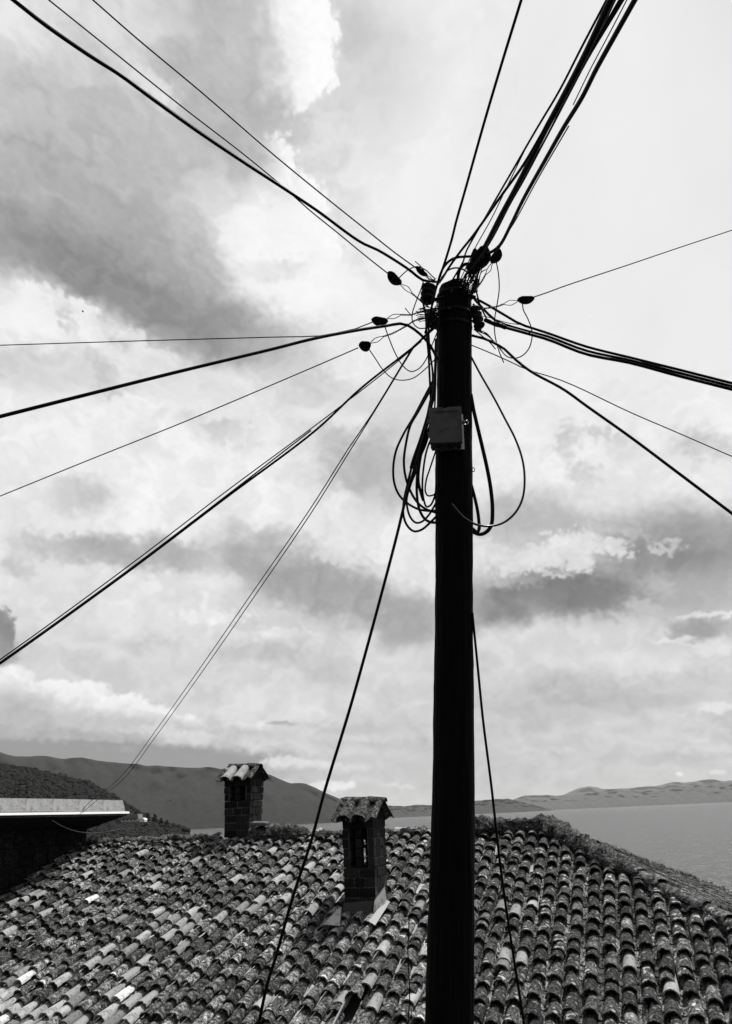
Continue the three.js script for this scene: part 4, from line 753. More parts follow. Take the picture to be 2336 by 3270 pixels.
// ================================================================ THE NEIGHBOURING HOUSE AT THE LEFT
{
  const HF = -11.7, HW = -12.66, gp = (h, g, y) => V3(0, y, 0).addScaledVector(Hh, h).addScaledVector(G, g);
  const nh = thing('neighbouring_house', 'unfinished block house with a pale metal roof edge at the left', 'house', gp(-15, 10, -8.5));
  const L = (g) => local(g, nh), gEnd = 15.72, g0 = 2;
  const wall = part('wall', L(mergeGeometries([sheet(gp(HW - 0.1, g0, -8.6), gp(HW - 0.1, gEnd - 0.2, -8.6), gp(HW - 0.1, gEnd - 0.2, 0.28), gp(HW - 0.1, g0, 0.28), 0.18), sheet(gp(HW - 0.1, gEnd - 0.2, -8.6), gp(HW - 8, gEnd - 0.2, -8.6), gp(HW - 8, gEnd - 0.2, 0.28), gp(HW - 0.1, gEnd - 0.2, 0.28), 0.18)])), std(0.03, 1, { map: crustMap }), nh);
  const r = rng(66), blockGeo = [0, 1, 2].map((k) => { const b = new RoundedBoxGeometry(1, 1, 1, 1, 0.02), uv = b.attributes.uv; for (let i = 0; i < uv.count; i++) uv.setXY(i, uv.getX(i) * 0.5 + k * 0.3, uv.getY(i) * 0.5 + k * 0.17); return b; });
  const blockMats = [std(0.045, 1, { map: crustMap }), std(0.06, 1, { map: crustMap }), std(0.035, 1, { map: crustMap })];
  wall.updateWorldMatrix(true, false);
  for (let row = -5; row < 1; row++) for (let c = 0; c < 14; c++) {
    const y = -0.3 + row * 0.365, g = 10.0 + c * 0.41 + (row % 2 ? 0.2 : 0), w = Math.min(0.385, gEnd - 0.25 - g);
    if (w < 0.1) continue;
    const b = part('concrete_block', blockGeo[(c + row + 9) % 3], blockMats[Math.floor(r() * 3)], wall);
    const m = frameMatrix(G, V3(0, 1, 0), Hh, gp(HW - 0.02 + (r() - 0.5) * 0.02, g + w / 2, y + 0.18)).multiply(new THREE.Matrix4().makeScale(w, 0.34, 0.06));
    b.applyMatrix4(wall.matrixWorld.clone().invert().multiply(m));
  }
  // the overhanging roof edge: tapering soffit with eave shade put into its dark colour, two lengths of tilted sheet metal, a bright drip strip
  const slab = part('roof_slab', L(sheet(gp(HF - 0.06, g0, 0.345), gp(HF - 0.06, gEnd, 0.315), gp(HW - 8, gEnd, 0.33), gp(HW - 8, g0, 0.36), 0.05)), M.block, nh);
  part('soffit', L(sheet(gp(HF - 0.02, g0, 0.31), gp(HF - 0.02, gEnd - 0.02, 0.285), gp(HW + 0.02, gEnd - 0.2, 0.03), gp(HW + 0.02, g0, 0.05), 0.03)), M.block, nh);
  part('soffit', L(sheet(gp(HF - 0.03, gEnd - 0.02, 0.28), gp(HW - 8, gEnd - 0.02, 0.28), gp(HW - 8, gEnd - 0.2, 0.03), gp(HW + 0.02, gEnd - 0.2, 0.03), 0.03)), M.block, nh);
  const fa = (ga, gb, y0a, y0b, y1a, y1b, dh) => L(sheet(gp(HF + dh, ga, y0a), gp(HF + dh, gb, y0b), gp(HF - 0.1 + dh, gb, y1b), gp(HF - 0.1 + dh, ga, y1a), 0.006));
  part('fascia_sheet', fa(g0, 13.17, 0.378, 0.376, 0.66, 0.625, 0.0), M.zinc, nh);
  part('fascia_sheet', fa(13.15, gEnd - 0.1, 0.372, 0.352, 0.627, 0.605, -0.006), M.zinc, nh);
  part('drip_strip', L(sheet(gp(HF + 0.025, g0, 0.337), gp(HF + 0.035, gEnd, 0.308), gp(HF + 0.02, gEnd, 0.352), gp(HF + 0.01, g0, 0.385), 0.02)), M.lip, nh);
}

// ================================================================ THE UTILITY POLE
const z1 = ([x, y]) => [1150 + 0.36946 * x, 750 + 0.36946 * y], z2 = ([x, y]) => [1150 + 0.36946 * x, 1200 + 0.36946 * y], sc = ([x, y]) => [x * 1.4384, y * 1.4384];
const poleDepth = (y) => 1 / lerp(1 / 4.85, 1 / 3.7, (y - 910) / 2360);
const poleEdges = [[922, 1402, 1496], [945, 1398, 1503], [1000, 1397, 1505], [1300, 1394, 1506], [1500, 1389, 1508], [1750, 1390, 1509], [2000, 1388, 1510], [2300, 1382, 1513], [2600, 1378, 1515], [2900, 1368, 1514], [3270, 1356, 1511]];
const pole = thing('utility_pole', 'tall black wooden utility pole with cables radiating from its top', 'utility pole', at(1438, 2600, poleDepth(2600)).setY(-8.6));
{
  const woodMap = grayTexture(256, (u, v) => clamp(0.5 + 0.4 * fbm(u * 24, v * 3, 4, 24, 161) + 0.25 * noise2(u * 60, v * 6, 60, 165)), { h: 1024 });
  M.pole = std(0.008, 0.85, { specularIntensity: 0.12, map: woodMap, bumpMap: woodMap, bumpScale: 0.012 });
  const rings = poleEdges.map(([y, l, rr]) => { const d = poleDepth(y); return [at((l + rr) / 2, y, d), (rr - l) * d / FOCAL / 2]; });
  const axis = rings.at(-1)[0].clone().sub(rings[0][0]).normalize();
  const foot = rings.at(-1)[0].clone().addScaledVector(axis, (rings.at(-1)[0].y + 8.7) / -axis.y); rings.push([foot, rings.at(-1)[1] * 1.12]);
  const pos = [], uv = [], idx = [], S = 30, r0 = V3().crossVectors(axis, V3(0, 0, 1)).normalize(), r1 = V3().crossVectors(axis, r0);
  const fine = []; for (let i = 0; i < rings.length - 1; i++) for (let k = 0; k < 12; k++) fine.push([rings[i][0].clone().lerp(rings[i + 1][0], k / 12), lerp(rings[i][1], rings[i + 1][1], k / 12)]); fine.push(rings.at(-1));
  let run = 0;
  fine.forEach(([p, rad0], i) => { if (i) run += p.distanceTo(fine[i - 1][0]); for (let j = 0; j <= S; j++) { const a = (j / S) * Math.PI * 2, q = rad0 * (1 + 0.04 * noise2((j % S) * 0.5, run * 1.6, 256, 3) + 0.022 * noise2((j % S) * 1.7, run * 6, 256, 4) + 0.012 * noise2((j % S) * 2.6, run * 25, 256, 6)); pos.push(...p.clone().addScaledVector(r0, Math.cos(a) * q).addScaledVector(r1, Math.sin(a) * q).toArray()); uv.push(j / S, run / 1.6); } });
  for (let i = 0; i < fine.length - 1; i++) for (let j = 0; j < S; j++) { const a = i * (S + 1) + j, b = a + S + 1; idx.push(a, b, a + 1, b, b + 1, a + 1); }
  part('shaft', local(buildGeo(pos, idx, uv), pole), M.pole, pole);
  // sawn top, sloping, and three steel bands
  const up = axis.clone().negate(), top = rings[0][0].clone(), capTilt = frameMatrix(r0, up, V3().crossVectors(r0, up), top).multiply(new THREE.Matrix4().makeRotationZ(0.0));
  part('pole_top', local(new THREE.CylinderGeometry(rings[0][1] * 0.9, rings[0][1] * 1.0, 0.03, 24).translate(0, 0.004, 0).applyMatrix4(capTilt.clone().multiply(new THREE.Matrix4().makeRotationZ(-0.28))), pole), M.pole, pole);
  for (const y of [952, 1010, 1048]) { const d = poleDepth(y), q = at(1450, y, d), m = frameMatrix(r0, up, V3().crossVectors(r0, up), q); const t = new THREE.TorusGeometry(0.1125, 0.004, 8, 40); t.rotateX(Math.PI / 2); t.scale(1, 3, 1); part('steel_band', local(t.applyMatrix4(m), pole), M.cap, pole); }
  const bar = (a, b, da, db, r) => { const p = at(...z1(a), da), q = at(...z1(b), db), g = new THREE.TubeGeometry(new THREE.LineCurve3(p, q), 1, r, 8); part('bracket', local(g, pole), M.cap, pole); };
  bar([870, 500], [992, 545], 4.72, 4.7, 0.014); bar([640, 560], [720, 545], 4.72, 4.7, 0.012); bar([560, 735], [700, 735], 4.72, 4.7, 0.012); bar([940, 690], [1010, 700], 4.72, 4.75, 0.012);
  for (const [x, y] of [[700, 480], [790, 485], [770, 640], [850, 730]]) part('bolt', local(new THREE.CylinderGeometry(0.009, 0.009, 0.02, 10).rotateX(Math.PI / 2).applyMatrix4(new THREE.Matrix4().makeTranslation(...at(...z1([x, y]), 4.68).toArray())), pole), M.bolt, pole);
  part('screw_eye', local(new THREE.TorusGeometry(0.0105, 0.0028, 6, 18).scale(0.8, 1.2, 1).applyMatrix4(new THREE.Matrix4().makeTranslation(...at(...z2([976, 812]), 4.45).toArray())), pole), M.cap, pole);
}
// ribbed insulators on their brackets
function insulator(name, c, w, h, lean, depth, label, ribs = 3) {
  const p = at(...z1(c), depth), t = thing(name, label, 'insulator', p, undefined), k = 0.36946 * depth / FOCAL, W = w * k / 2, H = h * k, prof = [[0.001, -H / 2], [W * 0.55, -H / 2]];
  for (let i = 0; i < ribs; i++) { const a = -H / 2 + (i + 0.15) * H / ribs, b = -H / 2 + (i + 0.85) * H / ribs; prof.push([W * 0.74, a], [W * 0.98, lerp(a, b, 0.3)], [W, lerp(a, b, 0.55)], [W * 0.78, b]); }
  prof.push([W * 0.45, H / 2], [0.001, H / 2]);
  part('body', new THREE.LatheGeometry(prof.map((q) => new THREE.Vector2(...q)), 20), M.cap, t);
  part('pin', new THREE.CylinderGeometry(W * 0.2, W * 0.2, H * 1.25, 8), M.bolt, t);
  t.rotation.z = lean; return t;
}
insulator('insulator', [586, 508], 132, 188, -0.15, 4.70, 'large ribbed black insulator at the left of the pole top');
insulator('insulator', [622, 735], 96, 160, 0.25, 4.70, 'lower black insulator on the left side of the pole, under the larger one');
insulator('insulator', [1008, 712], 100, 225, 0.12, 4.74, 'tall black insulator on the right side of the pole', 4);

// the plastic-clad distribution box
{
  const c = at(1422, 1364, 4.38), b = thing('junction_box', 'grey distribution box with a hinged lid fixed to the front of the pole', 'junction box', c);
  const z = V3(-0.08, -0.06, 1).normalize(), x = V3().crossVectors(V3(0.05, 1, 0).normalize(), z).normalize(), y = V3().crossVectors(z, x);
  b.quaternion.setFromRotationMatrix(new THREE.Matrix4().makeBasis(x, y, z));
  const W = 0.185, H = 0.225;
  part('body', new RoundedBoxGeometry(W * 0.985, H * 0.985, 0.085, 3, 0.008).translate(0, 0, -0.03), M.box, b);
  const notch = new THREE.Shape(); const hw = W / 2, hh = H / 2; notch.moveTo(-hw, -hh); notch.lineTo(hw, -hh); notch.lineTo(hw, hh); notch.lineTo(0.016, hh); notch.lineTo(0.008, hh - 0.006); notch.lineTo(-0.012, hh - 0.006); notch.lineTo(-0.02, hh); notch.lineTo(-hw, hh); notch.closePath();
  part('lid', new THREE.ExtrudeGeometry(notch, { depth: 0.018, bevelEnabled: true, bevelSize: 0.003, bevelThickness: 0.003, bevelSegments: 2 }).translate(0, 0, 0.014), M.box, b);
  part('lid_ridge', new RoundedBoxGeometry(W * 0.8, 0.005, 0.006, 2, 0.002).translate(0, hh - 0.026, 0.036), M.steelDark, b);
  for (const yy of [0.035, -0.05]) part('hinge', new THREE.CylinderGeometry(0.008, 0.008, 0.032, 10).translate(-hw - 0.005, yy, 0.008), M.box, b);
  part('latch', new RoundedBoxGeometry(0.022, 0.022, 0.014, 2, 0.004).translate(hw + 0.009, 0.028, 0.0), M.box, b);
  part('lock_ring', new THREE.TorusGeometry(0.0125, 0.003, 8, 20).translate(hw + 0.029, 0.024, 0.0), M.steel, b);
  for (const xx of [-0.05, 0.0, 0.05]) part('cable_gland', new THREE.CylinderGeometry(0.011, 0.013, 0.024, 12).translate(xx, -hh - 0.01, -0.03), M.steelDark, b);
  part('back_plate', new RoundedBoxGeometry(W * 1.05, H * 1.03, 0.008, 1, 0.002).translate(0.012, 0, -0.076), M.steel, b);
}

// ================================================================ CABLES
const towards = (list, d0, d1) => { let run = [0]; for (let i = 1; i < list.length; i++) run.push(run[i - 1] + Math.hypot(list[i][0] - list[i - 1][0], list[i][1] - list[i - 1][1])); return list.map(([x, y], i) => at(x, y, 1 / lerp(1 / d0, 1 / d1, run[i] / run.at(-1)))); };
function cable(label, list, d0, d1, width, { name = 'overhead_cable', group = 'cables fanning out from the pole top', on = 0, segs, mat = M.cable, before = 0 } = {}) {
  const pts = towards(list, d0, d1);
  if (on) pts.push(pts.at(-1).clone().add(pts.at(-1).clone().sub(pts.at(-2)).normalize().multiplyScalar(on)));
  if (before) pts.unshift(pts[0].clone().add(pts[0].clone().sub(pts[1]).normalize().multiplyScalar(before)));
  const r = (width < 4.2 ? width * 1.22 : width * 1.06) * d0 / FOCAL / 2, c = pts.length > 2 ? new THREE.CatmullRomCurve3(pts, false, 'centripetal') : new THREE.LineCurve3(...pts);
  const o = new THREE.Mesh(new THREE.TubeGeometry(c, segs ?? Math.max(12, pts.length * 7), r, 8), mat);
  o.name = numbered(name); o.castShadow = o.receiveShadow = true; tag(o, label, name.includes('wire') ? 'wire' : 'cable', group); scene.add(o); return o;
}
const P1 = (l) => l.map(z1), P2 = (l) => l.map(z2), PS = (l) => l.map(sc), Q = (k, ox, oy) => (l) => l.map(([x, y]) => [ox + x * k, oy + y * k]);
const QA = Q(0.7192, 0, 0), QB = Q(0.7192, 1168, 0), QC = Q(0.8005, 0, 1000), QD = Q(0.8005, 0, 1900);
// upper left
cable('thick black cable from the pole top to the upper left corner', [...P1([[690, 404], [600, 402], [530, 385], [420, 300], [300, 220], [150, 130], [0, 60]]), ...PS([[700, 465], [620, 412], [540, 360], [430, 286], [330, 214], [265, 166], [200, 125], [100, 56], [30, 1]])], 4.8, 3.3, 8.2, { on: 3 });
cable('thinner strand running along the thick upper left cable', PS([[640, 422], [540, 356.5], [430, 282], [330, 210], [265, 163], [200, 121.5], [100, 52], [34, 1]]), 4.3, 3.3, 4, { on: 3 });
cable('thin wire from the teardrop clamp up to the left, crossing the thick cable', [...P1([[240, 335], [100, 225], [0, 145]]), ...QA([[1500, 1035], [1370, 930], [1280, 850], [1100, 700], [800, 468], [500, 228], [216, 0]])], 4.7, 4.0, 3.4, { on: 3 });
cable('thin wire highest of the upper left wires, ending at the narrow clamp', [...P1([[490, 292], [300, 155], [105, 0]]), ...QA([[1400, 840], [1200, 675], [900, 415], [600, 165], [412, 0]])], 4.7, 4.0, 3.6, { on: 3 });
// top centre and the bundle to the upper right
cable('single black cable rising steeply to the top edge, left of the bundle', [...P1([[560, 850], [590, 740], [622, 600], [660, 440], [700, 325], [745, 190], [802, -5]]), ...PS([[1010, 500], [1035, 412], [1075, 270], [1110, 152], [1157, -1]])], 4.62, 3.5, 7, { on: 2.5 });
const bundle = { group: 'bundle of cables from the pole top to the upper right edge', on: 1.6 };
cable('thickest cable of the upper right bundle, ending in the big clamp', QB([[512, 1125], [545, 1062], [600, 955], [660, 845], [735, 700], [800, 570], [860, 460], [960, 270], [1088, 0]]), 4.75, 2.9, 14, bundle);
cable('second thick cable of the bundle, outermost on its right', QB([[510, 1136], [560, 1117], [595, 1088], [645, 995], [700, 882], [800, 703], [880, 562], [960, 432], [1020, 312], [1100, 167], [1195, -3]]), 4.75, 2.6, 9.4, bundle);
cable('black cable of the bundle that bends down onto the left of the pole top', [...P1([[690, 400], [715, 365], [760, 290], [860, 150]]), ...QB([[480, 1040], [600, 870], [700, 730], [800, 560], [900, 398], [980, 260], [1050, 135], [1128, 0]])], 4.72, 3.0, 7, bundle);
cable('cable of the bundle running straight down to the pole top', [...P1([[775, 425], [820, 350], [900, 205]]), ...QB([[440, 1128], [540, 948], [640, 775], [760, 568], [860, 400], [960, 205], [1068, 0]])], 4.75, 3.1, 5.2, bundle);
cable('medium cable in the middle of the upper right bundle', QB([[415, 1255], [480, 1180], [560, 1060], [640, 905], [700, 800], [770, 668], [840, 535], [900, 420], [985, 260], [1142, 0]]), 4.8, 3.0, 5, bundle);
cable('left one of two fine wires inside the bundle', QB([[420, 1240], [480, 1110], [560, 965], [640, 800], [740, 600], [860, 400]]), 4.8, 3.6, 2.6, { group: bundle.group });
cable('right one of two fine wires inside the bundle', QB([[450, 1250], [545, 1075], [620, 930], [720, 735], [830, 525], [930, 340], [1050, 120], [1108, 0]]), 4.8, 3.2, 2.8, bundle);
cable('fine wire showing white sky beside the outer bundle cable', QB([[920, 465], [1000, 300], [1080, 150], [1158, 0]]), 3.4, 3.0, 3, bundle);
cable('fine wire beside the outer bundle cable, ending at the small clamp', [...P1([[1195, 130], [1262, 0]]), ...QB([[660, 985], [760, 800], [900, 560]])], 4.75, 3.6, 2.8, { group: bundle.group });
// right-hand side
cable('thin wire rising gently to the right edge from the oval clamp', [...P1([[1490, 540], [1624, 495]]), ...PS([[1250, 636], [1400, 586], [1500, 552], [1624, 511]])], 4.85, 5.6, 3.3, { on: 4 });
cable('upper of the heavy cables leaving to the right', [...P1([[960, 535], [1060, 582], [1170, 647], [1280, 712], [1380, 770], [1470, 800], [1624, 850]]), ...PS([[1300, 769], [1400, 794], [1500, 819], [1626, 851]])], 4.9, 4.6, 8, { on: 4 });
cable('middle one of the heavy cables leaving to the right', [...P1([[990, 560], [1050, 625], [1110, 690], [1190, 755], [1300, 790], [1480, 840], [1624, 878]]), ...PS([[1300, 778], [1400, 800], [1500, 826], [1626, 858]])], 4.85, 4.6, 8, { on: 4 });
cable('lower of the heavy cables leaving to the right', [...P1([[1070, 730], [1150, 775], [1270, 805], [1450, 855], [1624, 905]]), ...PS([[1300, 786], [1400, 806], [1500, 833], [1626, 865]])], 4.8, 4.6, 9, { on: 4 });
cable('black cable sagging to the lower right edge', [...P1([[930, 862], [1000, 878], [1080, 900], [1180, 946], [1250, 990], [1330, 1068], [1470, 1178]]), ...PS([[1250, 864], [1300, 900], [1400, 971], [1500, 1046], [1626, 1141]])], 4.75, 4.0, 8.2, { on: 3 });
cable('thin wire below the sagging right-hand cable', [...P1([[940, 945], [1100, 1010], [1300, 1098], [1430, 1160]]), ...PS([[1250, 846], [1400, 916], [1500, 959], [1626, 1014]])], 4.8, 5.2, 3, { on: 4 });
// left-hand side
cable('heavy black cable to the left edge that dips over beside the pole', [...P1([[665, 1075], [640, 1020], [600, 950], [540, 880], [480, 828], [430, 793], [370, 768], [200, 790], [0, 820]]), ...PS([[700, 751], [600, 776], [400, 824], [200, 874], [-2, 925]])], 4.65, 3.3, 8.4, { on: 3 });
cable('thin nearly level wire to the left edge', [...P1([[110, 752], [0, 800]]), ...PS([[760, 736], [716, 745], [600, 748.5], [300, 757], [-2, 766.5]])], 4.75, 5.6, 3, { on: 4 });
cable('thin wire slanting down to the left edge from the lower left clamp', PS([[795, 772], [700, 813], [550, 877], [400, 940], [200, 1020], [-2, 1102]]), 4.7, 5.2, 3, { on: 4 });
cable('thick cable slanting to the lower left edge', [...P1([[690, 745], [640, 790], [600, 828], [540, 890], [460, 968], [330, 1070], [0, 1330]]), ...PS([[700, 955.5], [500, 1105.5], [300, 1257], [100, 1402], [-2, 1474]])], 4.65, 3.8, 6.6, { on: 3 });
cable('thin wire above the thick lower left cable', PS([[935, 758], [850, 829], [700, 944], [500, 1092], [300, 1245], [100, 1392.5], [-2, 1465.5]]), 4.8, 4.2, 3, { on: 3 });
cable('second strand along the thick lower left cable', PS([[690, 955.5], [500, 1102], [300, 1254], [100, 1399.5], [-2, 1471.5]]), 4.3, 3.85, 4.4, { on: 3 });
cable('upper wire of the pair running down to the pale roof edge', [...P1([[640, 800], [460, 960], [300, 1225], [60, 1612]]), ...PS([[780, 985], [690, 1127], [560, 1315], [450, 1474], [340, 1629]]), ...QD([[480, 726], [345, 838], [318, 874]])], 4.75, 14.2, 3.6, { segs: 60 });
cable('lower wire of the pair running down to the pale roof edge', [...P1([[650, 800], [464, 968], [304, 1230], [64, 1620]]), ...PS([[783, 990], [696, 1130], [567, 1320], [457, 1479], [346, 1634]]), ...QD([[496, 728], [360, 840], [325, 872]])], 4.75, 14.2, 3.6, { segs: 60 });
cable('thin wire drooping from the pale roof edge to the ridge end', [[165, 2619], [200, 2640], [240, 2654], [280, 2660], [320, 2659], [380, 2650]], 14.0, 16.5, 2.2, { name: 'slack_wire', group: null, mat: std(0.03, 0.6) });
// going down past the pole
cable('black cable running down in front of the roof, left of the pole', [...P1([[655, 900], [648, 1150], [640, 1300]]), ...P2([[600, 330], [556, 500], [490, 730], [420, 960], [375, 1130], [330, 1320], [252, 1624]]), ...PS([[780, 1560], [720, 1757], [690, 1868], [650, 1990], [610, 2130], [594, 2180], [572, 2280]])], 4.5, 4.0, 8.6, { on: 3 });
cable('black cable running down in front of the roof, right of the pole', PS([[1048, 1360], [1060, 1480], [1072, 1600], [1090, 1742], [1110, 1920], [1130, 2062], [1150, 2190], [1164, 2280]]), 4.2, 3.9, 7.4, { on: 3 });
cable('thin wire hanging down the front of the pole to the roof', PS([[908, 2040], [905, 2120], [909, 2200], [905, 2280]]), 4.6, 4.6, 3, { on: 2, name: 'hanging_wire', group: null });
// spare loops
const loops = { name: 'cable_loop', group: 'loops of spare cable hanging on the pole', segs: 70 };
cable('outermost loop of spare cable left of the pole', P2([[645, 10], [560, 170], [470, 340], [375, 500], [308, 650], [284, 800], [294, 930], [335, 1030], [405, 1100], [500, 1152], [600, 1168], [700, 1160]]), 4.6, 4.45, 7, loops);
cable('second loop of spare cable inside the outermost one', P2([[640, 60], [500, 310], [432, 430], [392, 600], [376, 740], [390, 870], [430, 990], [490, 1090], [560, 1148], [690, 1195]]), 4.56, 4.42, 7.4, loops);
cable('longest loop, hanging lowest left of the pole', P2([[650, 30], [600, 240], [556, 450], [500, 620], [446, 780], [402, 960], [376, 1080], [372, 1200], [402, 1290], [462, 1344], [530, 1330], [600, 1272], [680, 1190]]), 4.54, 4.4, 7, loops);
cable('narrow loop hanging just above the lowest one', P2([[560, 560], [490, 800], [432, 950], [400, 1080], [430, 1218], [480, 1270], [530, 1262], [590, 1205], [665, 1080]]), 4.5, 4.4, 6.4, loops);
cable('wide loop crossing the others close to the pole edge', P2([[610, 440], [560, 600], [512, 720], [490, 880], [490, 1040], [512, 1160], [560, 1240], [620, 1268], [700, 1262]]), 4.5, 4.38, 8, loops);
cable('loop turning up again beside the pole edge', P2([[645, 470], [575, 640], [546, 800], [536, 960], [550, 1080], [572, 1132], [605, 1120], [640, 1050], [660, 940]]), 4.48, 4.4, 6, loops);
cable('smallest loop, nearest to the pole under the box', P2([[655, 640], [602, 800], [570, 900], [562, 1000], [584, 1036], [634, 1028], [700, 965]]), 4.46, 4.38, 5, loops);
cable('straight bunch of cable between the left loops', P2([[630, 180], [570, 400], [520, 560], [470, 700], [440, 800]]), 4.52, 4.45, 12, loops);
cable('second straight bunch of cable between the left loops', P2([[640, 330], [560, 560], [520, 700], [500, 900], [520, 1000], [545, 1080]]), 4.5, 4.42, 9, loops);
cable('thick loop right of the pole', P2([[955, 160], [980, 300], [1010, 430], [1055, 620], [1102, 830], [1130, 1000], [1142, 1150], [1132, 1290], [1095, 1345], [1040, 1370], [990, 1358], [940, 1320]]), 4.6, 4.4, 11.5, loops);
cable('short thick loop beside the right pole edge', P2([[955, 930], [985, 1040], [1010, 1150], [1024, 1250], [1026, 1325], [1012, 1350], [985, 1335], [940, 1290]]), 4.45, 4.38, 10, loops);
cable('wide thin loop that swings out right and crosses the pole front', [...P1([[950, 1040], [1045, 1218]]), ...P2([[1150, 182], [1250, 372], [1342, 552], [1402, 730], [1420, 900], [1402, 1060], [1342, 1180], [1240, 1268], [1120, 1300], [1000, 1285], [900, 1232], [830, 1160], [785, 1105]])], 4.6, 4.1, 6.4, { ...loops, mat: std(0.012, 0.3) });
const runs = { name: 'pole_cable', group: 'cables running down the left side of the pole' };
cable('outer cable running down the left side of the pole', P1([[545, 420], [540, 560], [565, 700], [572, 850], [590, 1050], [600, 1250], [612, 1500]]), 4.68, 4.5, 6.4, runs);
cable('inner cable running down the left side of the pole', P1([[600, 650], [590, 800], [600, 1000], [625, 1200], [615, 1500]]), 4.66, 4.5, 6, runs);
cable('cable pressed against the left edge of the pole', P1([[690, 560], [672, 800], [655, 1000], [650, 1300], [640, 1560]]), 4.66, 4.46, 5, runs);
cable('thick cable arching from the big clamp down to the pole top', P1([[980, 185], [900, 188], [830, 196], [770, 225], [720, 280], [685, 360], [668, 430]]), 4.7, 4.7, 8, runs);
cable('cable arching from the lower bolt clamp into the pole top', P1([[960, 250], [900, 256], [865, 290], [848, 340], [845, 440]]), 4.74, 4.78, 10, runs);
cable('slim cable arch over the pole top', P1([[700, 372], [760, 305], [830, 285], [900, 305], [950, 350], [985, 410], [1005, 500], [1040, 620], [1090, 720]]), 4.72, 4.74, 5, runs);
cable('short stub of cable beside the pole top on the right', P1([[1008, 380], [992, 440], [975, 500]]), 4.74, 4.74, 12, runs);
cable('black sleeve where the right-hand cables join', P1([[1078, 735], [1150, 765], [1200, 778], [1255, 802]]), 4.76, 4.7, 13, { name: 'cable_sleeve', group: null });
// thin drop wires hanging from the clamps
const drops = { name: 'drop_wire', group: 'slack drop wires hanging from the clamps', mat: M.wire };
cable('slack wire arching from the teardrop clamp to the pole top', P1([[335, 372], [380, 328], [430, 292], [500, 274], [560, 300], [610, 345], [650, 385]]), 4.66, 4.7, 3, drops);
cable('slack wire hanging straight down from the small upper right clamp', P1([[1175, 232], [1194, 340], [1200, 470], [1182, 600], [1162, 720], [1160, 830], [1172, 910], [1200, 1010], [1240, 1106]]), 4.72, 4.72, 3, drops);
cable('slack wire looping from the oval right-hand clamp', P1([[1400, 592], [1410, 650], [1450, 730], [1480, 815], [1482, 900], [1452, 990], [1390, 1050], [1320, 1066], [1258, 1044], [1190, 960], [1100, 872], [985, 812]]), 4.8, 4.76, 3.1, drops);
cable('slack wire looping under the upper left clamp', P1([[210, 788], [250, 900], [300, 1020], [360, 1122], [432, 1180], [500, 1160], [560, 1090], [620, 950], [668, 830]]), 4.68, 4.68, 3, drops);
cable('lowest slack wire looping from the lower left clamp', P1([[68, 978], [130, 1070], [200, 1172], [280, 1240], [370, 1256], [460, 1236], [560, 1160], [650, 1070]]), 4.66, 4.66, 3, drops);
cable('slack wire curving round the left insulators', P1([[545, 400], [520, 480], [480, 580], [446, 700], [460, 768], [505, 806], [570, 806]]), 4.64, 4.68, 3, drops);
cable('stray wire end sticking up over the left of the pole top', P1([[472, 228], [520, 270], [565, 335], [600, 400]]), 4.66, 4.7, 2.6, drops);
cable('stray wire end crossing the left tie wires', P1([[386, 632], [430, 684], [452, 704]]), 4.66, 4.68, 2.6, drops);
cable('stray wire from the right of the pole below the insulator', P1([[980, 815], [1060, 880], [1120, 930], [1168, 988]]), 4.72, 4.66, 3, drops);
cable('second stray wire below the right insulator', P1([[990, 815], [1090, 850], [1140, 905], [1185, 950], [1215, 1000]]), 4.72, 4.66, 2.6, drops);

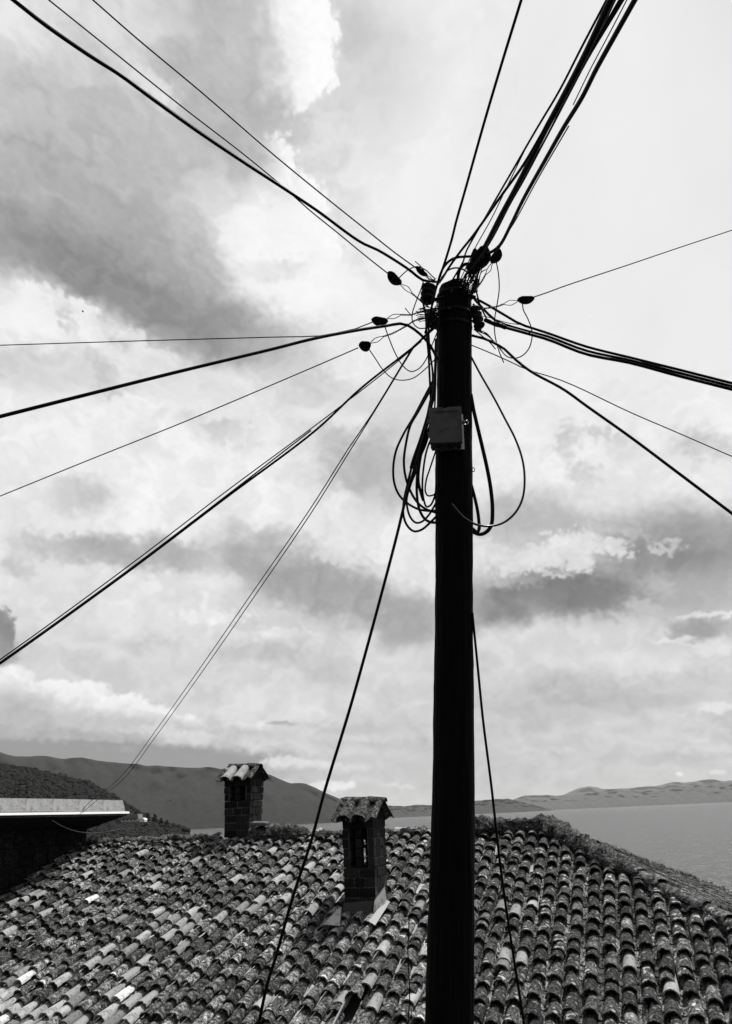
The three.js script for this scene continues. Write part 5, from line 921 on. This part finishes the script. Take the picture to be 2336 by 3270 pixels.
// drop-wire clamps: teardrop shells with a bolt, a wire bail and a twisted tie to the pole
function clamp3(name, c, dir, len, wid, depth, label, tie, { belly = 1, bolt = true, hook = true } = {}) {
  const p = at(...z1(c), depth), a = rad(dir), q = at(...z1([c[0] + Math.cos(a) * 50, c[1] - Math.sin(a) * 50]), depth);
  const x = q.sub(p).normalize(), z = p.clone().negate(); z.addScaledVector(x, -z.dot(x)).normalize(); const y = V3().crossVectors(z, x), t = thing(name, label, 'cable clamp', p, undefined);
  t.quaternion.setFromRotationMatrix(new THREE.Matrix4().makeBasis(x, y, z));
  const k = 0.36946 * depth / FOCAL, L = len * k / 2, B = wid * k / 2, s = new THREE.Shape();
  s.moveTo(-L, B * 0.35 * belly); s.quadraticCurveTo(-L * 0.8, B * belly, -L * 0.3, B * 1.0 * belly); s.lineTo(L * 0.75, B * 0.7 * belly); s.quadraticCurveTo(L * 1.05, B * 0.4 * belly, L, 0); s.quadraticCurveTo(L * 0.5, -B * 1.25 * belly, -L * 0.1, -B * belly); s.quadraticCurveTo(-L * 0.75, -B * 0.75 * belly, -L, B * 0.35 * belly);
  part('shell', new THREE.ExtrudeGeometry(s, { depth: B * 0.9, bevelEnabled: true, bevelSize: B * 0.18, bevelThickness: B * 0.3, bevelSegments: 3, curveSegments: 10 }).translate(0, 0, -B * 0.45), M.cap, t);
  if (bolt) part('bolt', new THREE.CylinderGeometry(B * 0.3, B * 0.3, B * 0.2, 16).rotateX(Math.PI / 2).translate(L * 0.05, -B * 0.1, B * 0.8), M.bolt, t);
  if (tie) {
    const w = towards(tie.map(z1), depth, 4.74), b = w.slice(0, 3), off = V3().crossVectors(b[2].clone().sub(b[0]), z).normalize(), gap = b[2].distanceTo(b[0]) * 0.14;
    const bail = new THREE.CatmullRomCurve3([b[0], b[0].clone().lerp(b[1], 0.6).addScaledVector(off, gap * 0.7), b[1].clone().addScaledVector(off, gap), b[2], b[1].clone().addScaledVector(off, -gap), b[0].clone().lerp(b[1], 0.6).addScaledVector(off, -gap * 0.7)], true);
    part('bail', local(new THREE.TubeGeometry(bail, 40, 0.0026, 6), t), M.wire, t);
    const tail = new THREE.CatmullRomCurve3(w.slice(2)), n = 90;
    for (const ph of [0, Math.PI]) { const pts = []; for (let i = 0; i <= n; i++) { const u = i / n, o = tail.getPointAt(u), d = tail.getTangentAt(u), s1 = V3().crossVectors(d, z).normalize(), s2b = V3().crossVectors(d, s1), A = u * tail.getLength() * 210 + ph, R = 0.0035 * (1 + 0.5 * noise2(u * 9, len, 256, 2)); pts.push(o.addScaledVector(s1, Math.cos(A) * R).addScaledVector(s2b, Math.sin(A) * R)); } part('tie_wire', local(new THREE.TubeGeometry(new THREE.CatmullRomCurve3(pts), n * 2, 0.003, 5), t), M.wire, t); }
  }
  return t;
}
clamp3('cable_clamp', [290, 380], -40, 140, 74, 4.68, 'teardrop-shaped black clamp up left of the pole top', [[345, 425], [400, 462], [445, 505], [480, 535], [540, 585], [590, 625]]);
clamp3('cable_clamp', [527, 320], -35, 118, 42, 4.7, 'narrow black clamp just left of the pole top, on the highest left wire', [[575, 350], [600, 372], [620, 390], [650, 402], [690, 415]], { bolt: false });
clamp3('cable_clamp', [166, 748], -2, 134, 72, 4.74, 'oval black clamp with a round bolt left of the pole, under the level wire', [[232, 722], [290, 705], [350, 690], [440, 690], [500, 670], [560, 655], [660, 650]]);
clamp3('cable_clamp', [40, 962], 12, 92, 80, 4.7, 'rounded black clamp farthest to the lower left of the pole', [[85, 935], [140, 908], [200, 878], [270, 855], [390, 792], [470, 742], [590, 712], [680, 700]], { bolt: false });
clamp3('cable_clamp', [1430, 562], 8, 134, 62, 4.86, 'flat oval clamp right of the pole on the rising thin wire', [[1365, 572], [1300, 586], [1240, 598], [1180, 620], [1080, 636], [960, 655]], { bolt: false });
clamp3('cable_clamp', [1176, 188], 62, 120, 72, 4.74, 'small black clamp hanging under the right edge of the cable bundle', [[1140, 240], [1112, 300], [1085, 338], [1050, 400], [1000, 470], [960, 520]], { bolt: false });
clamp3('cable_clamp', [1040, 205], 60, 190, 130, 4.72, 'biggest black clamp with a round bolt above the pole top', [[1005, 300], [985, 345], [960, 390], [930, 425], [890, 470]]);
clamp3('cable_clamp', [985, 162], 75, 80, 44, 4.7, 'small bolt clamp at the left edge of the biggest clamp', null);
clamp3('cable_clamp', [968, 288], 20, 84, 90, 4.7, 'round bolt clamp just below the biggest clamp', [[950, 335], [930, 370], [905, 400], [890, 430], [875, 460]]);
// tangle of tie wires at the pole top
{
  const t = thing('tie_wires', 'tangle of thin twisted tie wires around the pole top', 'wire', at(1450, 930, 4.8)), r = rng(808);
  const add = (l, w = 0.003) => { w *= 1.35; const c = new THREE.CatmullRomCurve3(l.map(([x, y], i) => at(...z1([x, y]), 4.72 + 0.04 * Math.sin(i * 2 + x)))); part('strand', local(new THREE.TubeGeometry(c, 40, w, 5), t), M.wire, t); };
  for (let k = 0; k < 16; k++) { const x0 = 856 + k * 9.5, top = [x0 + 60 + r() * 40, 230 + r() * 90]; add([top, [x0 + 40 + r() * 14, 330 + r() * 20], [x0 + 20 + r() * 14, 400 + r() * 16], [x0 + (r() - 0.5) * 20, 440], [x0 - 10, 500]], 0.002 + r() * 0.0012); }
  for (let k = 0; k < 13; k++) { const y = 632 + k * 9; add([[470 + r() * 60, y + r() * 16], [520, y - 8 + r() * 16], [570, y + (r() - 0.5) * 22], [620, y + (r() - 0.5) * 12], [690, y]], 0.0022); }
  for (let k = 0; k < 15; k++) { const x = 880 + r() * 110, y = 390 + r() * 140, q = 12 + r() * 14; add([[x, y], [x + q, y - q * 0.6], [x + q * 1.6, y + q * 0.4], [x + q * 0.7, y + q], [x - q * 0.2, y + q * 0.5], [x, y + 2]], 0.002); }
  for (let k = 0; k < 4; k++) add([[640 + k * 12, 545 + k * 30], [665, 590 + k * 20], [640, 640 + k * 10], [660, 690], [700, 690]], 0.002);
  add([[540, 400], [548, 440], [538, 500], [524, 540]], 0.0024); add([[560, 350], [580, 372], [640, 385], [655, 372], [640, 392]], 0.0018); add([[985, 690], [1050, 700], [1110, 712], [1200, 740], [1300, 765], [1380, 775]], 0.002); add([[985, 815], [1040, 842], [1100, 862], [1075, 845]], 0.003);
}
// two birds far out
for (const [x, y, d, label] of [[543, 2557, 160, 'tiny dark bird in front of the cloud-capped mountain'], [264, 995, 120, 'tiny dark bird high in the cloud at the left']]) {
  const t = thing('bird', label, 'bird', at(x, y, d), 'birds in the distance');
  part('body', new THREE.SphereGeometry(0.08, 10, 8).scale(2.2, 0.9, 0.9), M.dark, t);
  for (const s of [-1, 1]) part('wing', new THREE.ConeGeometry(0.11, 0.42, 4).scale(1, 1, 0.15).rotateX(s * Math.PI / 2 * 0.85).translate(0, 0.06, s * 0.22), M.dark, t);
}
renderer.render(scene, camera);
